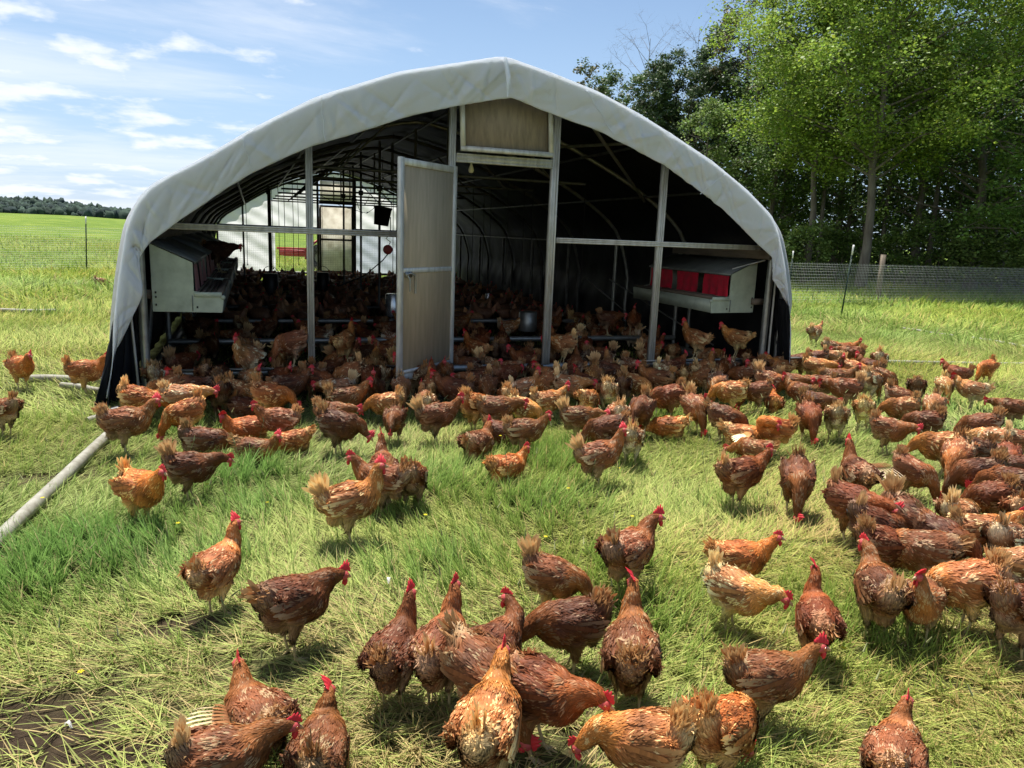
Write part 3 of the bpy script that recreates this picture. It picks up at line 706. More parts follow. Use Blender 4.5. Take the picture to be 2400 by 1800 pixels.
# ------------------------------------------------------------------ pipes on the grass
def pipe(pts, r, label, name='irrigation_pipe'):
    P = np.array(pts, float); c = P.mean(0); c[2] = 0
    root = empty(name, c, 0, label, 'pipe', 'pipes lying on the grass')
    mb = MB(); Q = resamp(P-c, 24); Q[:, 0] += .012*np.sin(np.linspace(0, 5, 24)+len(label)); Q[:, 2] += .006*np.sin(np.linspace(0, 7, 24)); mb.tube(Q, r, 14, cap=False)
    mb.build('pipe_wall', M_pvc, root, smooth=True)
    for q in (P[0]-c, P[-1]-c):
        mb = MB(); d = (P[-1]-P[0]); d /= np.linalg.norm(d); mb.tube([q-d*.03, q+d*.03], r*1.08, 14)
        mb.build('coupling', M_pvc, root, smooth=True)
def cont(a, b, k):  # extend a->b backwards by k
    return a+(a-b)*k
pa = onz(0, 1258, .06); pb = onz(258, 1018, .06)
pipe([cont(pa, pb, .5), pb], .035, 'long grey plastic pipe running from the coop corner past the left edge')
pc = onz(1858, 846, .035); pd = onz(2400, 853, .035); pipe([pc+(pc-pd)*.02, pd+(pd-pc)*.3], .028, 'thin grey pipe from the right coop corner to the right edge')
pe = onz(2284, 793, .02); pf = onz(2400, 813, .02); pipe([pe, pf+(pf-pe)*1.], .03, 'short grey pipe in the grass below the right fence')
pg = onz(2190, 1024, .05); ph = onz(2300, 1066, .05); pipe([pg, ph], .035, 'white pipe length among the hens on the right')
pi_ = onz(60, 888, .05); pj = onz(268, 888, .05); pipe([pi_, pj], .038, 'grey pipe behind the two golden hens left of the coop')
pk = onz(150, 903, .05); pl = onz(262, 917, .05); pipe([pk, pl], .026, 'thin pipe piece beside the black skirt of the coop')
pm = onz(-60, 727, .06); pn = onz(128, 729, .06); pipe([pm, pn], .035, 'far grey pipe in the tall grass at the left')
pq = onz(2120, 770, .01); pr = onz(2230, 786, .01); pipe([pq, pr], .022, 'short pipe half sunk in tall grass by the fence')
# black flexible hose end beside the skirt
hp = onz(262, 972, .04)
root = empty('hose_end', hp, .6, 'black rubber pipe clamp with a white end by the corner post', 'hose')
mb = MB(); mb.tube([(-.10, 0, 0), (.16, .02, .03)], .045, 12); mb.build('sleeve', M_black, root, smooth=True)
mb = MB(); mb.tube([(-.2, -.02, -.01), (-.09, 0, 0)], .028, 12); mb.build('nozzle', M_pvc, root, smooth=True)

# ------------------------------------------------------------------ fences
def tpost(root, base, top, r=.02):
    b = np.array(base, float); t = np.array(top, float)
    o = link('fence_post', None, root) if False else None
    mb = MB(); mb.beam(b-(t-b)*.05, b+(t-b)*.86, .035, .008); mb.beam(b-(t-b)*.05, b+(t-b)*.86, .008, .04)
    for k in range(14): mb.box(b+(t-b)*(.1+.055*k)+[0, -.016, 0], (.014, .014, .02))
    p = mb.build('fence_post', M_green_post, root)
    mb = MB(); mb.beam(b+(t-b)*.862, t, .038, .010); mb.beam(b+(t-b)*.862, t, .010, .042); mb.build('post_tip', M_post_white, p)
fa = onz(1790, 612, 1.15); fb = onz(2460, 630, 1.15); fa[2] = fb[2] = 0
print('fence', fa, fb)
fc = (fa+fb)/2
FR = empty('wire_fence', (0, 0, 0), 0, 'welded wire fence with a leaning green post before the trees', 'fence')
netting(fa, fb, .03, 1.15, .065, .078, .0024, 'n').build('wire_netting', M_wire, FR)
bp_ = onz(1971, 742); dirf = (fb-fa)/np.linalg.norm(fb-fa)
tt = onz(2001, 574, 1.0); 
dist_b = np.linalg.norm(bp_[:2]-CAM[:2]); zt = zat(2001, 574, dist_b); tp = atdist(2001, dist_b, zt); 
dd = ray(2001, 574); dd = dd/np.linalg.norm(dd[:2]); tp = CAM+dd*dist_b
tpost(FR, bp_, tp)
for k in (.08, .72, 1.0):
    q = fa+(fb-fa)*k; 
    if k != .72: tpost(FR, q, q+[0, 0, 1.45])
mb = MB(); q = atdist(2076, 26.); mb.beam(q, q+[0, 0, zat(2076, 597, 26.)], .11, .11); mb.build('wooden_post', M_wood, FR)
la = onz(-200, 640); lb = onz(420, 628)
FL = empty('wire_fence', (0, 0, 0), 0, 'wire fence on one white tipped post across the left pasture', 'fence')
netting(la, lb, .05, 1.32, .07, .065, .0021, 'n').build('wire_netting', M_wire, FL)
q = onz(203, 635); dist_b = np.linalg.norm(q[:2]-CAM[:2]); dd = ray(201, 507); dd = dd/np.linalg.norm(dd[:2]); tpost(FL, q, CAM+dd*dist_b)
# ------------------------------------------------------------------ hens
def feather_mat():
    m = mat('hen_feathers', attr=True, objcol=True, rough=.6, spec=.2, transl=.10, nrm=.70)
    return m
M_feath = feather_mat()
M_tailf = mat('tail_feathers', attr=True, objcol=True, rough=.6, spec=.3, transl=.3)
M_comb = mat('comb_skin', (.62, .030, .040), .5, spec=.45, bump=(90, .4, .002), objcol=False, transl=.2)
M_face = mat('face_skin', (.42, .06, .055), .6, bump=(120, .5, .002))
M_beak = mat('beak_horn', (.42, .27, .14), .4)
M_eye = mat('hen_eye', (.35, .10, .02), .15, spec=.8)
M_leg = mat('leg_skin', (.50, .40, .20), .6, bump=(80, .5, .002), noise=(30, .4, .7), noise_col=(.33, .26, .15))
def cr(P, n):   # catmull-rom through control points
    P = np.array(P, float); P = np.vstack([2*P[0]-P[1], P, 2*P[-1]-P[-2]]); out = []
    k = len(P)-3
    for t in np.linspace(0, k-1e-6, n):
        i = int(t); u = t-i; a, b, c, d = P[i:i+4]
        out.append(.5*((2*b)+(-a+c)*u+(2*a-5*b+4*c-d)*u*u+(-a+3*b-3*c+d)*u**3))
    return np.array(out)
def rotz(a): return np.array([[math.cos(a), -math.sin(a), 0], [math.sin(a), math.cos(a), 0], [0, 0, 1]])
def roty(a): return np.array([[math.cos(a), 0, math.sin(a)], [0, 1, 0], [-math.sin(a), 0, math.cos(a)]])
#            body pitch (nose up), neck points from the breast, head point, head direction
POSE = {
 'A': (14, [(.118, 0, .292), (.138, 0, .335), (.146, 0, .375)], (.158, 0, .410), (1, 0, -.05)),
 'W': (6, [(.125, 0, .280), (.155, 0, .312), (.175, 0, .343)], (.196, 0, .368), (1, 0, -.15)),
 'L': (0, [(.130, 0, .262), (.172, 0, .276), (.208, 0, .280)], (.240, 0, .274), (1, 0, -.45)),
 'D': (-6, [(.130, 0, .240), (.172, 0, .225), (.205, 0, .190)], (.228, 0, .160), (.75, 0, -.7)),
 'P': (-13, [(.125, 0, .215), (.160, 0, .160), (.182, 0, .105)], (.196, 0, .062), (.45, 0, -.9)),
 'N': (4, [(.112, .02, .285), (.098, .075, .305), (.05, .11, .31)], (.012, .118, .298), (-.9, .25, -.35)),
 'S': (3, [(.125, 0, .265), (.150, 0, .295), (.160, 0, .325)], (.178, 0, .348), (1, 0, -.1)),
 'R': (-4, [(.132, 0, .225), (.175, 0, .215), (.21, 0, .205)], (.240, 0, .195), (1, 0, -.35)),   # resting low
}
def hen_shape(pose, yaw, seed, vox, nf, wing=0, tail='u'):
    """returns (mesh, head matrix, tail matrix, sit). Body, neck, head, thighs and wings are ONE skin with its feathers."""
    r = np.random.default_rng(seed)
    bp, npts, hp, hd = POSE[pose]; sit = pose in 'SR'
    bp = R_(bp+r.uniform(-3, 3)); bc = np.array([0, 0, .225])
    j = lambda p: np.array(p)+r.normal(0, .003, 3)
    spine0 = [(-.150, 0, .288), (-.115, 0, .262), (-.055, 0, .243), (.01, 0, .232), (.062, 0, .232), (.098, 0, .247)]
    A = roty(-bp)
    spine = [bc+A@(j(p)-bc) for p in spine0]
    yw = R_(yaw)
    piv = np.array(npts[0]); nk = []
    for i, p in enumerate(list(npts)+[hp]):
        q = np.array(p); a = yw*min(1, i/3)*.55; nk.append(piv+rotz(a)@(q-piv)+(r.normal(0, .003, 3) if i else 0))
    hdv = rotz(yw)@np.array(hd, float); hdv /= np.linalg.norm(hdv)
    S = cr(spine+nk, 70)
    ctrl = np.linspace(0, 1, 10)
    W = np.array([.030, .062, .088, .098, .092, .072, .054, .041, .031, .0225])
    H = np.array([.034, .066, .092, .102, .096, .078, .058, .045, .034, .0245])
    if sit: W[1:6] *= 1.10; H[1:6] *= .90
    W *= r.uniform(.95, 1.06)
    t = np.linspace(0, 1, 70); w_ = np.interp(t, ctrl, W); h_ = np.interp(t, ctrl, H)
    mb = MB()
    for i in range(0, 70, 2):
        T = S[min(i+1, 69)]-S[max(i-1, 0)]; T /= np.linalg.norm(T)
        side = np.cross([0, 0, 1.], T) if abs(T[2]) < .97 else np.array([0, 1., 0]); side /= np.linalg.norm(side); up = np.cross(T, side)
        rad = min(w_[i], h_[i])*.8
        mb.ball(S[i], (rad, w_[i], h_[i]), 12, rot=np.stack([T, side, up], 1))
    head = S[-1]
    mb.ball(head+hdv*.008, (.029, .0205, .0225), 12, rot=np.stack([hdv, np.cross([0, 0, 1.], hdv)/np.linalg.norm(np.cross([0, 0, 1.], hdv)), np.cross(hdv, np.cross([0, 0, 1.], hdv)/np.linalg.norm(np.cross([0, 0, 1.], hdv)))], 1))
    # vent fluff, belly, thighs
    mb.ball(bc+A@(np.array([-.085, 0, .190])-bc), (.060, .062, .060), 12)
    mb.ball(bc+A@(np.array([-.02, 0, .180])-bc), (.085, .070, .055), 12)
    legx = -.012+.012*math.sin(bp)
    feet = []
    for s in (-1, 1):
        st = r.uniform(-.03, .03)
        hock = np.array([legx-.012+st*.4, s*.047, .098]); hip = np.array([legx, s*.058, .185]); feet.append((hock, st))
        if not sit:
            for k in np.linspace(0, 1, 7): mb.ball(hip*(1-k)+hock*k, (.044-.028*k,)*3, 10)
    # folded wings
    wm = []
    for s in (-1, 1):
        c = bc+A@(np.array([-.018, s*.083, .248])-bc); Rw = A@rotz(-s*R_(7))@roty(R_(8))
        wm.append((c, Rw)); mb.ball(c, (.112, .026, .058), 14, rot=Rw)
    me0 = mb.mesh('tmp', M_feath); ob = bpy.data.objects.new('tmp', me0); COL.objects.link(ob)
    md = ob.modifiers.new('r', 'REMESH'); md.mode = 'VOXEL'; md.voxel_size = vox
    ms = ob.modifiers.new('s', 'SMOOTH'); ms.iterations = 3; ms.factor = .5
    dg = bpy.context.evaluated_depsgraph_get(); ev = ob.evaluated_get(dg); me = ev.to_mesh()
    me.calc_loop_triangles()
    V = np.empty(len(me.vertices)*3, np.float32); me.vertices.foreach_get('co', V); V = V.reshape(-1, 3).astype(float)
    T3 = np.empty(len(me.loop_triangles)*3, np.int32); me.loop_triangles.foreach_get('vertices', T3); T3 = T3.reshape(-1, 3)
    ev.to_mesh_clear(); bpy.data.objects.remove(ob); bpy.data.meshes.remove(me0)
    if sit: V[:, 2] = np.maximum(V[:, 2], .115)
    # feather flow
    St = np.gradient(S, axis=0); St /= np.linalg.norm(St, axis=1, keepdims=True)
    def info(Pt):
        d = ((Pt[:, None, :]-S[None, ::2, :])**2).sum(2); k = d.argmin(1)*2; return k
    a, b, c = V[T3[:, 0]], V[T3[:, 1]], V[T3[:, 2]]
    nn = np.cross(b-a, c-a); ar = np.linalg.norm(nn, axis=1); nn = nn/np.maximum(ar, 1e-12)[:, None]
    kt = info((a+b+c)/3); wt = ar*np.where(kt > 46, 2.6, 1.)
    pick = r.choice(len(T3), nf, p=wt/wt.sum()); u1, u2 = r.random(nf), r.random(nf); fl = u1+u2 > 1; u1[fl] = 1-u1[fl]; u2[fl] = 1-u2[fl]
    P = a[pick]+u1[:, None]*(b-a)[pick]+u2[:, None]*(c-a)[pick]; Nn = nn[pick]; K = kt[pick]
    ok = ~((K >= 66) & (((P-head)@hdv) > .004)); P, Nn, K = P[ok], Nn[ok], K[ok]; m = len(P)
    flow = -St[K]
    legm = (P[:, 2] < .165) & (K < 40) & (not sit)
    flow[legm] = flow[legm]*.4+np.array([0, 0, -1.])
    up = np.array([0, 0, 1.])
    rump = (K < 10); flow[rump] = flow[rump]*.8+up*.45*(Nn[rump, 2:3] > -.2)
    Loc = (P-bc)@A                      # into body frame
    wmask = (np.abs(Loc[:, 1]) > .074) & (Loc[:, 2] > -.035) & (Loc[:, 2] < .075) & (Loc[:, 0] < .09) & (K < 44)
    flow[wmask] += np.array([0, 0, -.18])
    fl2 = np.stack([fbm(P[:, 0]*16+q_*5+seed, P[:, 1]*16+P[:, 2]*13, 33+q_)-.5 for q_ in range(3)], 1)*1.1; flow += fl2+r.normal(0, .13, (m, 3))
    Tn = flow-(flow*Nn).sum(1)[:, None]*Nn; Tn /= np.linalg.norm(Tn, axis=1, keepdims=True)
    Sd = np.cross(Nn, Tn)
    kk = K/70
    Ln = np.interp(kk, [0, .12, .3, .5, .62, .8, 1.], [.042, .038, .035, .034, .036, .027, .010])*r.uniform(.6, 1.3, m)
    Wd = np.interp(kk, [0, .12, .3, .5, .62, .8, 1.], [.0105, .010, .0105, .010, .0065, .0052, .004])*r.uniform(.6, 1.4, m)
    low = Loc[:, 2] < -.04; Wd = np.where(low, Wd*.55, Wd); Ln = np.where(low, Ln*1.0, Ln)
    Wd *= math.sqrt(11000/nf)*.80; Ln *= (11000/nf)**.15
    lift = r.uniform(.01, .13, m)*np.where(low | rump, 2.2, 1.)
    p0 = P-Nn*.001; p1 = P+Tn*(Ln*.45)[:, None]+Nn*(Ln*.45*lift)[:, None]; p2 = P+Tn*(Ln*.82)[:, None]+Nn*(Ln*.7*lift)[:, None]; p3 = P+Tn*Ln[:, None]+Nn*(Ln*.62*lift)[:, None]
    roll = r.normal(0, .28, m)[:, None]; Sr = Sd*np.cos(roll)+Nn*np.sin(roll)
    h1 = Sr*(Wd*.5)[:, None]; h2 = Sr*(Wd*.36)[:, None]
    FV = np.stack([p0, p1-h1, p1+h1, p2-h2, p2+h2, p3], 1).reshape(-1, 3)
    i0 = np.arange(m)*6
    f3 = np.concatenate([np.stack([i0, i0+2, i0+1], 1), np.stack([i0+3, i0+4, i0+5], 1)]); f4 = np.stack([i0+1, i0+2, i0+4, i0+3], 1)
    # colours: plumage zones and per-feather variety
    def zone(Pt, K_):
        L2 = (Pt-bc)@A; k_ = K_/70; n_ = len(Pt)
        neck = np.array([.325, .118, .038]); back = np.array([.220, .076, .032]); brst = np.array([.305, .130, .060]); fluff = np.array([.50, .34, .20]); wng = np.array([.190, .072, .032])
        c_ = np.tile(back, (n_, 1))
        wgt = np.clip((k_-.52)/.12, 0, 1)[:, None]; c_ = c_*(1-wgt)+neck*wgt
        wgt = np.clip((-L2[:, 2]-.005)/.05, 0, 1)[:, None]*(k_ < .62)[:, None]; c_ = c_*(1-wgt)+brst*wgt
        wgt = (np.clip((-L2[:, 2]-.03)/.04, 0, 1)*np.clip((.05-L2[:, 0])/.06, 0, 1))[:, None]; c_ = c_*(1-wgt)+fluff*wgt
        wgt = np.clip((.13-k_)/.10, 0, 1)[:, None]*.65; c_ = c_*(1-wgt)+fluff*wgt
        wgm = (np.abs(L2[:, 1]) > .078) & (L2[:, 2] > -.03) & (L2[:, 0] < .085) & (K_ < 44); c_[wgm] = wng
        return c_
    zc = zone(P, K)*r.uniform(.84, 1.17, m)[:, None]
    patch = fbm(P[:, 0]*14+seed, P[:, 2]*14+P[:, 1]*9, 30); zc *= (.12+1.70*patch)[:, None]
    str_ = fbm(P[:, 0]*34+seed, P[:, 1]*40+P[:, 2]*40, 36); pale = (r.random(m) < .025+.62*(str_ > .635)) & (kk < .93); zc[pale] = zc[pale]*.35+np.array([.56, .40, .24])*.65
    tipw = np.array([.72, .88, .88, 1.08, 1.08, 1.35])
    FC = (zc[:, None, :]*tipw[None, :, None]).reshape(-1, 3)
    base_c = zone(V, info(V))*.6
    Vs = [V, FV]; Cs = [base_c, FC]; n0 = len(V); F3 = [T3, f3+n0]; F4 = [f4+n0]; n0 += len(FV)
    # long wing feathers, folded (or one wing spread)
    def blades(base, tip, wd, nrm, cb, ct, curl=.0):
        nonlocal n0
        q = len(base); D = tip-base; ln = np.linalg.norm(D, axis=1, keepdims=True); D = D/ln
        sd_ = np.cross(nrm, D); sd_ /= np.linalg.norm(sd_, axis=1, keepdims=True)
        rows = []; cs = []
        for t_, ww in ((0, .35), (.3, .85), (.7, 1.), (.92, .72), (1, .12)):
            c0 = base+D*ln*t_+nrm*(curl*ln*math.sin(math.pi*t_)); rows += [c0-sd_*wd[:, None]*ww*.5, c0+sd_*wd[:, None]*ww*.5]; cs += [cb*(1-t_)+ct*t_]*2
        VV = np.stack(rows, 1).reshape(-1, 3); CC = np.stack([np.broadcast_to(x, (q, 3)) for x in cs], 1).reshape(-1, 3)*np.repeat(r.uniform(.8, 1.2, q), 10)[:, None]
        ii = np.arange(q)[:, None]*10; f = np.concatenate([np.stack([ii+2*z, ii+2*z+1, ii+2*z+3, ii+2*z+2], -1).reshape(-1, 4) for z in range(4)])
        Vs.append(VV); Cs.append(CC); F4.append(f+n0); n0 += len(VV)
    for s, (c, Rw) in zip((-1, 1), wm):
        spread = wing and ((wing == 1 and s == 1) or (wing == 2) or (wing == 3 and s == -1))
        q = 11
        k = np.linspace(0, 1, q)
        if not spread:
            b0 = np.stack([.035-.055*k, np.full(q, s*.027), .030-.062*k], 1); t0 = np.stack([-.150+.045*k, np.full(q, s*.004), .012-.052*k], 1)
            b0 = c+b0@Rw.T; t0 = c+t0@Rw.T+r.normal(0, .004, (q, 3))
            nrm = np.tile(Rw@np.array([0, s, .15]), (q, 1)); nrm /= np.linalg.norm(nrm, axis=1, keepdims=True)
            blades(b0, t0, r.uniform(.013, .019, q), nrm, np.array([.15, .05, .02]), np.array([.33, .17, .085]) if r.random() < .4 else np.array([.60, .45, .28]), .04)
            q2 = 12; k = np.linspace(0, 1, q2)
            b0 = np.stack([.075-.10*k, np.full(q2, s*.026), .035-.03*k], 1); t0 = b0+np.array([-.065, s*.004, -.018])
            nrm = np.tile(Rw@np.array([0, s, .2]), (q2, 1)); nrm /= np.linalg.norm(nrm, axis=1, keepdims=True)
            blades(c+b0@Rw.T, c+t0@Rw.T, np.full(q2, .018), nrm, np.array([.17, .055, .02]), np.array([.26, .10, .04]), .05)
        else:
            q = 15; k = np.linspace(0, 1, q)
            b0 = np.stack([.05-.02*k, s*(.02+.12*k), .035+.01*k], 1); ang = R_(188)-k*R_(62)
            t0 = b0+np.stack([np.cos(ang)*.15, s*np.sin(ang-R_(0))*(.15*np.ones(q))*-1*-1, -.05-.03*k], 1)
            nrm = np.tile(Rw@np.array([.1, 0, 1.]), (q, 1)); nrm /= np.linalg.norm(nrm, axis=1, keepdims=True)
            t0[:, 2] += .012*(np.arange(q) % 2); blades(c+b0@Rw.T, c+t0@Rw.T, np.full(q, .0165), nrm, np.array([.40, .20, .09]), np.array([.80, .68, .48]), .05)
            b1 = np.stack([.06-.02*k, s*(.01+.12*k), .042+.01*k], 1); t1 = b1+(t0-b0)*.42+[0, 0, .014]
            blades(c+b1@Rw.T, c+t1@Rw.T, np.full(q, .013), nrm, np.array([.22, .08, .03]), np.array([.34, .15, .06]), .08)
    for z in range(len(F3)): pass
    Va = np.concatenate(Vs); Ca = np.clip(np.concatenate(Cs), .01, .85)
    dz = -.108 if sit else .024
    Va = Va+[0, 0, dz]
    Na = np.zeros_like(Va); bn = np.zeros_like(V)
    for q_ in range(3): np.add.at(bn, T3[:, q_], nn*ar[:, None])
    bn /= np.maximum(np.linalg.norm(bn, axis=1, keepdims=True), 1e-9); Na[:len(V)] = bn
    Nj = Nn+r.normal(0, .16, (m, 3))+Tn*.12; Nj /= np.linalg.norm(Nj, axis=1, keepdims=True); Na[len(V):len(V)+m*6] = np.repeat(Nj, 6, axis=0)
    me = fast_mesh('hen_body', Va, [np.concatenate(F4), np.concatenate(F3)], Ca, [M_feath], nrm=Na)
    # frames
    def frame(o_, x):
        x = np.array(x)/np.linalg.norm(x); s_ = np.cross([0, 0, 1.], x); s_ /= np.linalg.norm(s_); u_ = np.cross(x, s_)
        return Matrix(((x[0], s_[0], u_[0], o_[0]), (x[1], s_[1], u_[1], o_[1]), (x[2], s_[2], u_[2], o_[2]), (0, 0, 0, 1)))
    HM = frame(head+[0, 0, dz], hdv) @ Matrix.Scale(1.13, 4)
    tb = bc+A@(np.array([-.128, 0, .285])-bc)+[0, 0, dz]
    TM = Matrix.Translation(Vector(tb)) @ Matrix(np.vstack([np.hstack([A, np.zeros((3, 1))]), [0, 0, 0, 1]]).tolist())
    return me, HM, TM, sit, feet

def tail_mesh(kind, seed):
    """tail fan, local frame: origin at the tail root, -x behind"""
    r = np.random.default_rng(seed); mb = MB(); 
    el, spread, ln, n, pale, fl = {'u': (76, 26, .115, 20, .5, 110), 'f': (72, 44, .14, 30, 1., 150), 'r': (74, 40, .10, 24, .75, 230), 'w': (84, 16, .120, 14, 1.25, 70), 'l': (24, 20, .11, 16, .6, 100), 's': (50, 30, .06, 14, .35, 130)}[kind]
    cream = np.array([.68, .50, .28]); tan = np.array([.33, .16, .07]); 
    for i in range(n):
        t = (i+.5)/n; a = R_(el+(t-.5)*spread*1.3+r.normal(0, 2.5)); s = 1 if i % 2 else -1
        yaw = s*R_(3+abs(r.normal(0, 6 if kind in 'fr' else 4))); l = ln*r.uniform(.75, 1.1); d = np.array([-math.cos(a)*math.cos(yaw), math.sin(yaw), math.sin(a)*math.cos(yaw)])
        side = np.cross(d, [0, s*1., 0]); side /= np.linalg.norm(side); nr = np.cross(d, side); wd = r.uniform(.016, .024)
        rows = []; cs = []
        wob = r.normal(0, .012, 5)
        tipc = cream*min(1.15, pale*r.uniform(.85, 1.15)) if r.random() < pale else tan*1.3
        for t_, ww in ((0, .4), (.25, .8), (.6, 1.), (.88, .8), (1., .18)):
            c0 = d*l*t_+nr*(.10*l*math.sin(2.2*t_))*s+side*wob[0]*t_*t_+np.array([0, s*.006, 0]); rows.append([c0-side*wd*ww*.5, c0+side*wd*ww*.5]); c_ = tan*(1-t_)+tipc*t_; cs += [c_, c_]
        mb.grid(np.array(rows), np.clip(np.array(cs)*r.uniform(.85, 1.1), 0, .8))
    # fluff round the root
    for i in range(int(fl*1.15)):
        a = R_(el-4+r.normal(0, spread*.33)); yaw = r.normal(0, .26); l = r.uniform(.026, .056)*(1.15 if kind in 'rf' else 1); d = np.array([-math.cos(a)*math.cos(yaw), math.sin(yaw), math.sin(a)*math.cos(yaw)])
        o_ = np.array([r.uniform(-.02, .03), r.normal(0, .016), r.uniform(-.035, .015)])+d*r.uniform(0, .055); side = np.cross(d, r.normal(0, 1, 3)); side /= np.linalg.norm(side); wd = r.uniform(.005, .010); cv = np.cross(side, d)*l*r.uniform(-.2, .2)
        c_ = (tan*(1-min(.75, pale*.45))+cream*min(.75, pale*.45))*r.uniform(.75, 1.15); 
        mb.grid(np.array([[o_-side*wd*.3, o_+side*wd*.3], [o_+d*l*.5-side*wd*.5+cv, o_+d*l*.5+side*wd*.5+cv], [o_+d*l-side*.001, o_+d*l+side*.001]]), np.clip(np.array([c_*.7]*2+[c_]*2+[c_*1.2]*2), 0, .8))
    return mb.mesh('hen_tail', M_tailf)
TAILS = {k: [tail_mesh(k, 50+i*7+ord(k)) for i in range(3)] for k in 'ufrwls'}
def comb_mesh(seed, big=1., flop=0.):
    r = np.random.default_rng(seed); n = 31; rows = [[], [], []]
    ts = np.linspace(0, 1, n)
    hgt_ = np.array([(.006+.026*math.sin(math.pi*min(1, t*1.05+.02))*(.45+.55*abs(math.cos(t*math.pi*4.6))**.9))*big for t in ts])
    V = []; 
    for layer in (-1, 1):
        for t, h in zip(ts, hgt_):
            x = .034-.056*t
            for q in (0, .5, 1.):
                th = .0035*(1-q*.75); V.append((x, layer*th+flop*q*q*h*.9, .017+h*q*(1-.35*flop*q)-.004*abs(t-.4)))
    V = np.array(V); mb = MB(); Fc = []
    def id_(l, i, q): return (l*n+i)*3+q
    for i in range(n-1):
        for q in range(2):
            Fc.append([id_(0, i, q), id_(0, i+1, q), id_(0, i+1, q+1), id_(0, i, q+1)]); Fc.append([id_(1, i, q), id_(1, i, q+1), id_(1, i+1, q+1), id_(1, i+1, q)])
        Fc.append([id_(0, i, 2), id_(0, i+1, 2), id_(1, i+1, 2), id_(1, i, 2)])
    for i in (0, n-1):
        for q in range(2): Fc.append([id_(0, i, q), id_(0, i, q+1), id_(1, i, q+1), id_(1, i, q)])
    mb.add(V, Fc); return mb.mesh('comb', M_comb, True)
COMBS = [comb_mesh(1, 1.), comb_mesh(2, 1.35, .25), comb_mesh(3, 1.5, .75), comb_mesh(4, .85, .1)]
mb = MB(); mb.ball((.012, 0, -.002), (.021, .0215, .019), 12); mb.ball((.002, .017, -.008), (.006, .004, .007), 8); mb.ball((.002, -.017, -.008), (.006, .004, .007), 8); ME_face = mb.mesh('face', M_face, True)
mb = MB(); mb.tube([(.026, 0, 0), (.038, 0, -.0005), (.046, 0, -.003), (.051, 0, -.008)], [.0075, .006, .0038, .0008], 8); mb.tube([(.028, 0, -.005), (.040, 0, -.0065), (.045, 0, -.008)], [.005, .0035, .001], 6); ME_beak = mb.mesh('beak', M_beak, True)
mb = MB(); mb.ball((.027, .0075, -.026), (.0085, .0035, .0145), 10); ME_wat = mb.mesh('wattle', M_comb, True)
mb = MB(); mb.ball((.017, .0195, .003), (.0042, .0032, .0042), 8); ME_eye = mb.mesh('eye', M_eye, True)
def leg_mesh(st):
    mb = MB(); h = (0, 0, .105); a = (.018+st*.3, 0, .018)
    mb.tube([(h[0], 0, .135), (.004, 0, .075), a], [.0095, .0065, .0065], 8); mb.ball(a, (.009, .008, .008), 8)
    for ang, l in ((-28, .052), (0, .062), (28, .052), (180, .026)):
        c, s = math.cos(R_(ang)), math.sin(R_(ang)); a0 = np.array(a); e1 = a0+[c*l*.5, s*l*.5, -.008]; e2 = a0+[c*l, s*l, -.014]
        mb.tube([a0, e1, e2], [.0062, .0052, .0035], 6); mb.tube([e2, e2+[c*.010, s*.010, -.003]], [.003, .0006], 5)
    return mb.mesh('leg', M_leg, True)
LEGS = [leg_mesh(-.03), leg_mesh(0), leg_mesh(.035)]
HUE = {'d': (.58, .55, .55), 'm': (.95, .95, .90), 'g': (1.5, 1.6, 1.3), 'o': (1.6, 1.4, .95), 't': (1.65, 2.05, 2.2), 'b': (1.95, 2.5, 2.2), 'k': (.25, .23, .26), 'r': (.78, .62, .56)}
CNAME = {'d': 'dark brown', 'm': 'red brown', 'g': 'golden brown', 'o': 'orange', 't': 'tan', 'b': 'blond', 'k': 'black looking', 'r': 'mahogany'}
PNAME = {'A': 'standing tall', 'W': 'walking', 'L': 'leaning forward', 'D': 'head lowered', 'P': 'pecking down', 'N': 'preening', 'S': 'sitting', 'R': 'lying flat'}
TNAME = {'u': 'upright tail', 'f': 'pale fanned tail', 'r': 'ragged fluffy tail', 'w': 'pointed whitish tail', 'l': 'low tail', 's': 'short stubby tail'}
LO = {}
def lo_shape(pose, yaw, wing):
    key = (pose, yaw, wing)
    if key not in LO:
        LO[key] = [hen_shape(pose, yaw, 200+len(LO)*3+i, .012, 5500, wing) for i in range(2 if pose in 'PDW' and yaw == 0 else 1)]
    return LO[key]
nhen = 0
HENS = []
def body_color(c):
    a = np.array(HUE[c])*rng.uniform(.82, 1.2)*np.array([1, rng.uniform(.95, 1.05), rng.uniform(.93, 1.07)]); return tuple(a)+(1,)
